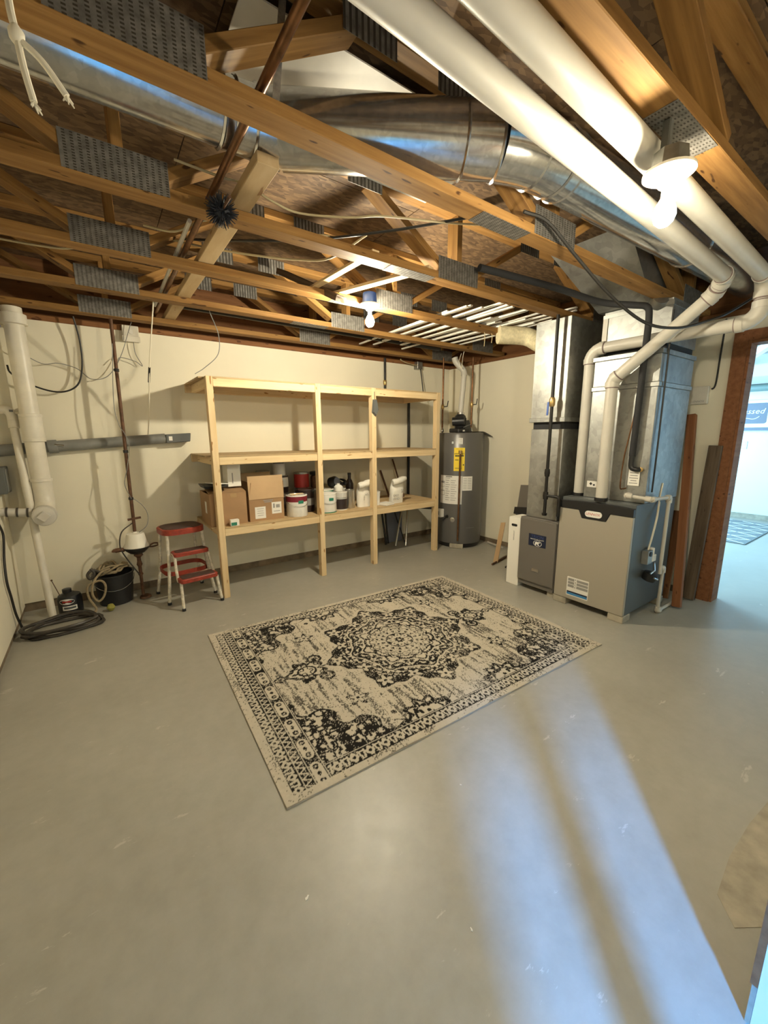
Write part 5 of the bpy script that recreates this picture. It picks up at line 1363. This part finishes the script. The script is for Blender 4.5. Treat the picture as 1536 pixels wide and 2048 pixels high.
def slab(cx, cy, z0, z1, w, d_, r, crown=.0):
    p = rrect(w, d_, r); n = len(p)
    b = MB(); ps = rrect(w-.012, d_-.012, r-.004)
    vs = [(cx+x, cy+y, z0) for x, y in p]+[(cx+x, cy+y, z1-.006) for x, y in p]+[(cx+x, cy+y, z1) for x, y in ps]+[(cx, cy, z1+crown)]
    fs = [list(range(n))[::-1]]+[[k*n+i, k*n+(i+1) % n, (k+1)*n+(i+1) % n, (k+1)*n+i] for k in (0, 1) for i in range(n)]+[[2*n+i, 2*n+(i+1) % n, 3*n] for i in range(n)]
    return b.add(vs, fs)
loc_build(slab(0, 0, .565, .610, .335, .30, .10, .004), 'seat', 'redpaint')
loc_build(slab(0, 0, .6115, .616, .30, .265, .09, .003), 'seat_pad', 'treadrub')
for sx in (-1, 1):
    for sy in (-1, 1):
        loc_build(MB().tube([(sx*.135, sy*.105, .566), (sx*.150, sy*.125, .30), (sx*.185, sy*.165, .012)], .0125, 10), 'leg', 'chipped')
        loc_build(MB().lathe([(.013, 0), (.016, .002), (.015, .022)], (sx*.186, sy*.166, 0), (0, 0, 1), 12), 'foot_cap', 'black')
b = MB(); p = rrect(.345, .30, .09); n = len(p)
b.add([(x, y, .225) for x, y in p]+[(x, y, .262) for x, y in p]+[(x*.975, y*.975, .262) for x, y in p]+[(x*.975, y*.975, .225) for x, y in p],
      [[k*n+i, k*n+(i+1) % n, ((k+1) % 4)*n+(i+1) % n, ((k+1) % 4)*n+i] for k in range(4) for i in range(n)])
loc_build(b, 'leg_band', 'redpaint')
loc_build(slab(.012, -.155, .398, .430, .275, .125, .03), 'upper_step', 'redpaint')
loc_build(slab(.012, -.155, .431, .434, .235, .09, .02), 'tread', 'treadrub')
loc_build(slab(.012, -.285, .212, .245, .295, .135, .03), 'lower_step', 'redpaint')
loc_build(slab(.012, -.285, .246, .249, .255, .10, .02), 'tread', 'treadrub')
for sx in (-1, 1):
    loc_build(MB().tube(catmull([(sx*.128+.012, -.10, .41), (sx*.130+.012, -.185, .40), (sx*.138+.012, -.225, .30), (sx*.142+.012, -.27, .21)], 4), .0115, 10), 'step_frame', 'chipped')
    loc_build(MB().tube([(sx*.140+.012, -.325, .215), (sx*.145+.012, -.345, .10), (sx*.150+.012, -.370, .012)], .0115, 10), 'step_leg', 'chipped')
    loc_build(MB().lathe([(.013, 0), (.015, .002), (.014, .022)], (sx*.151+.012, -.371, 0), (0, 0, 1), 12), 'foot_cap', 'black')

# ------------------------------------------------------------------ cords and cables overhead
def cable(name, pts, r, mat, label, cat='cable', group=None, n=6):
    o = MB().tube(catmull(pts, 6), r, n).build(name, m_[mat], smooth=True); return tag(o, label, cat, group)
ro = thing('cotton_rope', 'white cotton rope with two frayed tails hanging from the truss', 'rope', (-.035, 1.17, 2.0))
MB().tube(catmull([(-.042, 1.225, 2.262), (-.040, 1.20, 2.23), (-.038, 1.17, 2.16), (-.035, 1.165, 2.128)], 5), .0065, 8).build('strand', m_['cotton'], ro, smooth=True)
MB().lathe([(.004, -.018), (.012, -.008), (.013, .006), (.005, .018)], (-.034, 1.165, 2.118), (0, 0, 1), 10).build('knot', m_['cotton'], ro, smooth=True)
for e, mid in (((-.022, 1.15, 2.005), (-.030, 1.155, 2.06)), ((.033, 1.15, 2.037), (.0, 1.155, 2.085))):
    MB().tube(catmull([(-.034, 1.165, 2.115), mid, e], 6), .0062, 8).build('tail', m_['cotton'], ro, smooth=True)
    b = MB()
    for i in range(9): b.tube([e, (e[0]+rp_.uniform(-.008, .012), e[1]+rp_.uniform(-.008, .008), e[2]-rp_.uniform(.006, .018))], [.003, .0012], 5)
    b.build('frayed_end', m_['cotton'], ro)
cable('pull_cord', [(.43, 3.30, 2.278), (.428, 3.32, 2.235), (.40, 3.60, 1.90), (.385, 3.80, 1.60), (.372, 3.985, 1.372)], .004, 'cotton', 'white cord stretched from a truss down to the grey conduit', 'cord')
MB().cyl((.398, 3.625, 1.87), (.392, 3.70, 1.77), .008, n=10).build('cord_sleeve', m_['black'], bpy.data.objects['pull_cord'])
cable('black_loop_cable', [(-.448, 3.97, 1.86), (-.43, 3.97, 1.80), (-.31, 3.97, 1.72), (-.17, 3.97, 1.69), (-.06, 3.97, 1.75), (-.015, 3.97, 1.90), (-.01, 3.96, 2.08), (-.03, 3.94, 2.235)], .0065, 'blackcable', 'black cable hanging in a big loop beside the drain stack')
cable('thin_wall_wire', [(-.40, 3.98, 1.98), (-.26, 3.99, 1.89), (-.16, 3.99, 1.90), (-.05, 3.99, 1.87), (.03, 3.99, 1.80), (.14, 3.99, 1.83), (.24, 3.99, 1.98), (.33, 3.95, 2.22), (.36, 3.93, 2.30)], .003, 'conduit', 'thin brown wire draped across the wall behind the black loop', 'wire')
cable('box_wire', [(.345, 4.0, 2.112), (.35, 4.0, 2.02), (.39, 4.0, 1.93), (.34, 3.99, 1.96), (.24, 3.99, 1.98), (.215, 3.95, 1.93)], .003, 'conduit', 'thin wire curling below the white electrical box', 'wire')
cable('dangling_wire', [(.80, 3.36, 2.30), (.81, 3.38, 2.26), (.863, 3.40, 2.117), (.848, 3.40, 1.975), (.745, 3.40, 1.87), (.67, 3.40, 1.817)], .003, 'conduit', 'thin wire dangling from the trusses above the shelving end', 'wire')
cable('drooping_cable', [(1.62, 1.232, 2.30), (1.747, 1.20, 2.282), (1.941, 1.174, 2.184), (2.199, 1.125, 2.043), (2.485, 1.07, 1.943), (2.721, 1.005, 1.935), (2.93, .94, 1.985), (3.156, .90, 2.06), (3.62, .852, 2.262)], .0075, 'blackcable', 'long dark cable drooping below the round duct in front of the plenum')
cable('romex_cable', [(.35, 1.80, 2.345), (.50, 1.79, 2.335), (.61, 1.78, 2.332), (.70, 1.775, 2.303), (.831, 1.786, 2.297), (1.024, 1.691, 2.296), (1.138, 1.60, 2.296), (1.422, 1.479, 2.298), (1.75, 1.40, 2.34)], .0045, 'romex', 'cream cable draped between trusses under the big duct')
cable('romex_cable', [(-.55, 2.95, 2.34), (-.12, 2.81, 2.30), (.05, 2.76, 2.315), (.30, 2.66, 2.40), (.60, 2.45, 2.336), (.80, 2.30, 2.295), (1.0, 2.22, 2.293), (1.14, 2.10, 2.292), (1.30, 1.98, 2.40)], .0055, 'romex', 'cream cable running between trusses past the copper pipe')
cable('romex_cable', [(.30, 2.36, 2.33), (.42, 2.28, 2.305), (.56, 2.20, 2.36), (.80, 2.10, 2.34), (1.10, 2.02, 2.36)], .005, 'romex', 'cream cable looping over the strongback board')
cable('truss_cable', [(.20, 2.75, 2.36), (.45, 2.62, 2.40), (.70, 2.30, 2.34), (1.00, 2.05, 2.33), (1.25, 1.72, 2.31), (1.46, 1.40, 2.30), (1.55, 1.37, 2.33)], .006, 'blackcable', 'black cable threaded through the truss webs')
cable('plenum_ties', [(2.90, 2.56, 2.275), (2.905, 2.55, 2.20), (2.90, 2.55, 2.12)], .003, 'romex', 'short cream wire end hanging from the trim stick bundle', 'wire')
cable('plenum_ties', [(2.98, 2.56, 2.275), (3.0, 2.55, 2.22), (2.995, 2.55, 2.16)], .003, 'romex', 'shorter cream wire end hanging beside the other one', 'wire')
cable('vent_wire', [(3.35, 3.20, 2.275), (3.42, 3.30, 2.22), (3.50, 3.39, 2.15), (3.515, 3.415, 2.10), (3.49, 3.43, 2.17), (3.42, 3.33, 2.235)], .0035, 'cotton', 'white wire looped around the heater vent elbow', 'wire')
# black service pipe running along the wall truss
o = MB().tube([(.62, 3.56, 2.335), (3.3, 3.56, 2.315)], .028, 14).build('black_pipe', m_['blackiron'], smooth=True)
tag(o, 'black pipe running between the two rear trusses', 'pipe')
o = MB().tube([(.55, 3.02, 2.41), (2.4, 3.02, 2.40)], .02, 12).build('dark_line', m_['rubber'], smooth=True)
tag(o, 'dark insulated line above the truss behind the blue bulb box', 'pipe')
# blue plastic fitting near the stack
bf = thing('blue_fitting', 'blue plastic fitting clamped near the top of the drain stack', 'fitting', (-.475, 3.80, 2.02))
MB().lathe([(.02, -.05), (.04, -.045), (.042, .03), (.03, .05)], (-.475, 3.80, 2.07), (.3, -.2, 1), 8).build('fitting_body', m_['bluebox'], bf)
MB().tube([(-.475, 3.80, 2.11), (-.47, 3.81, 2.239)], .006, 6).build('hanger', m_['blackcable'], bf)

# ------------------------------------------------------------------ bits by the air cleaner and the heater
wb_ = thing('tall_white_box', 'narrow tall white cardboard box leaning on the air cleaner', 'box', (3.07, 2.19, 0))
MB().box((2.985, 2.122, .001), (3.17, 2.250, .625)).build('carton_body', m_['whitecard'], wb_, bevel=.002)
plate('hand_hole', (2.9846, 2.19, .555), FACE_NX, .06, .022, m_['black'], wb_, t=.0008, r=.010)
text('side_lettering', 'REFRIGERANT', .014, (2.9842, 2.19, .46), ((0, 0, 1), (0, 1, 0)), m_['grey_print'], wb_)
gc = thing('grey_carton', 'flat grey and black carton leaning behind the tall white box', 'box', (3.55, 2.55, 0))
MB().bar((3.50, 2.50, .002), (3.72, 2.56, .82), .22, .03, up=(1, 0, 0)).build('carton_body', m_['filter'], gc, bevel=.002)
MB().bar((3.555, 2.51, .53), (3.578, 2.517, .60), .20, .056, up=(1, 0, 0)).build('black_stripe', m_['black'], gc)
sp = thing('cardboard_scrap', 'pale strip of cardboard leaning near the water heater', 'cardboard', (3.45, 2.62, 0))
MB().bar((3.36, 2.68, .002), (3.56, 2.76, .40), .06, .006, up=(1, 0, 0)).build('strip', m_['card_light'], sp)
pole('floor_rod', (3.26, 2.64, .011), (3.60, 2.73, .011), .010, 'rust', 'dark metal rod lying on the floor near the tall white box')
pole('floor_rod', (3.30, 2.50, .009), (3.62, 2.62, .009), .008, 'blackiron', 'thin black rod lying on the floor behind the tall white box')
pole('pvc_offcut', (3.905, 3.25, .014), (3.84, 2.95, .014), .013, 'pvc', 'white PVC offcut lying along the base of the right wall', 'pipe')
# chips of paint and debris on the floor
for (x, y, s, a) in ((.36, .92, .009, .4), (.70, .58, .006, 1.2), (1.02, .93, .004, 2.0)):
    mm = Matrix.Translation((x, y, .0003)) @ Matrix.Rotation(a, 4, 'Z')
    o = MB().prism([(-s, -.3*s), (-.2*s, -.5*s), (.9*s, -.1*s), (.6*s, .35*s), (.1*s, .2*s), (-.5*s, .45*s)], mm, .002).build('paint_chip', m_['paper'])
    tag(o, 'tiny pale paint chip on the grey floor', 'paint chip', 'paint chips on the floor')

# ------------------------------------------------------------------ seen through the doorway
r2_ = thing('lattice_rug', 'grey rug with white lattice pattern in the room beyond', 'rug', (7.2, 1.95, 0))
MB().box((6.36, 1.32, .001), (8.05, 3.1, .010)).build('pile', plain('grey_pile', (.20, .22, .22), .95, var=.2, vs=40), r2_)
b = MB()
def diag(x0, y0, x1, y1): b.bar((x0, y0, .0108), (x1, y1, .0108), .018, .001)
for i in range(-6, 12):
    for sg in (1, -1):
        a = []
        x0 = 6.38+i*.28
        for (xx, yy) in ((x0, 1.34), (x0+1.74*sg*.6, 3.08)):
            a.append((xx, yy))
        (xa, ya), (xb, yb) = a
        pts_ = []
        for k in range(41):
            f = k/40; x_ = xa+(xb-xa)*f; y_ = ya+(yb-ya)*f
            if 6.38 <= x_ <= 8.03: pts_.append((x_, y_))
        if len(pts_) > 2: diag(*pts_[0], *pts_[-1])
b.build('lattice', m_['paper'], r2_)
sg_ = thing('wall_sign', 'dark sign lettered in white script on the far room wall', 'sign', (8.4, 1.93, 1.48))
MB().box((8.375, 1.70, 1.43), (8.3995, 2.24, 1.845)).build('white_frame', m_['white'], sg_, bevel=.003)
plate('sign_face', (8.3745, 1.955, 1.645), FACE_NX, .44, .31, m_['bluegrey'], sg_, t=.003, r=.03)
text('sign_lettering', 'Blessed', .115, (8.3705, 1.945, 1.675), FACE_NX, m_['white'], sg_, shear=.25)
MB().tube(catmull([(8.3705, 2.09, 1.57), (8.3705, 2.03, 1.555), (8.3705, 1.97, 1.575), (8.3705, 1.90, 1.56), (8.3705, 1.85, 1.575), (8.3705, 1.82, 1.60)], 5), .006, 6).build('flourish', m_['white'], sg_)
sl2 = thing('picture_ledge', 'grey ledge under the lettered sign on the far wall', 'shelf', (8.4, 1.93, 1.38))
MB().box((8.33, 1.4, 1.385), (8.3995, 2.6, 1.425)).build('ledge_board', m_['bluegrey'], sl2)
ol = thing('wall_outlet', 'white outlet plate on the far room wall', 'outlet', (8.4, 1.955, 1.11))
plate('cover_plate', (8.3995, 1.955, 1.16), FACE_NX, .075, .12, m_['lint'], ol, t=.006, r=.006)
for dz in (-.025, .025): plate('socket_face', (8.3933, 1.955, 1.16+dz), FACE_NX, .034, .03, m_['paper'], ol, t=.002, r=.008)
for i, (xx, lab_) in enumerate(((5.6, 'white painted ceiling joist in the far room nearest the doorway'), (6.35, 'white painted ceiling joist in the middle of the far room'), (7.3, 'white painted ceiling joist close to the lettered sign'))):
    o = lumber('ceiling_joist', (xx, -1.45, 2.32), (xx, 3.55, 2.32), .09, .16, m_['wall_cool']); tag(o, lab_, 'joist')
o = lumber('ceiling_brace', (5.0, 1.0, 2.20), (7.9, 2.25, 2.20), .06, .07, m_['wall_cool']); tag(o, 'white painted brace slanting under the far room joists', 'brace')
o = MB().tube([(8.0, 0.5, 1.99), (8.1, 3.5, 2.02)], .055, 18).build('service_pipe', m_['greenpipe'], smooth=True)
tag(o, 'thick grey-green pipe near the ceiling of the far room', 'pipe')
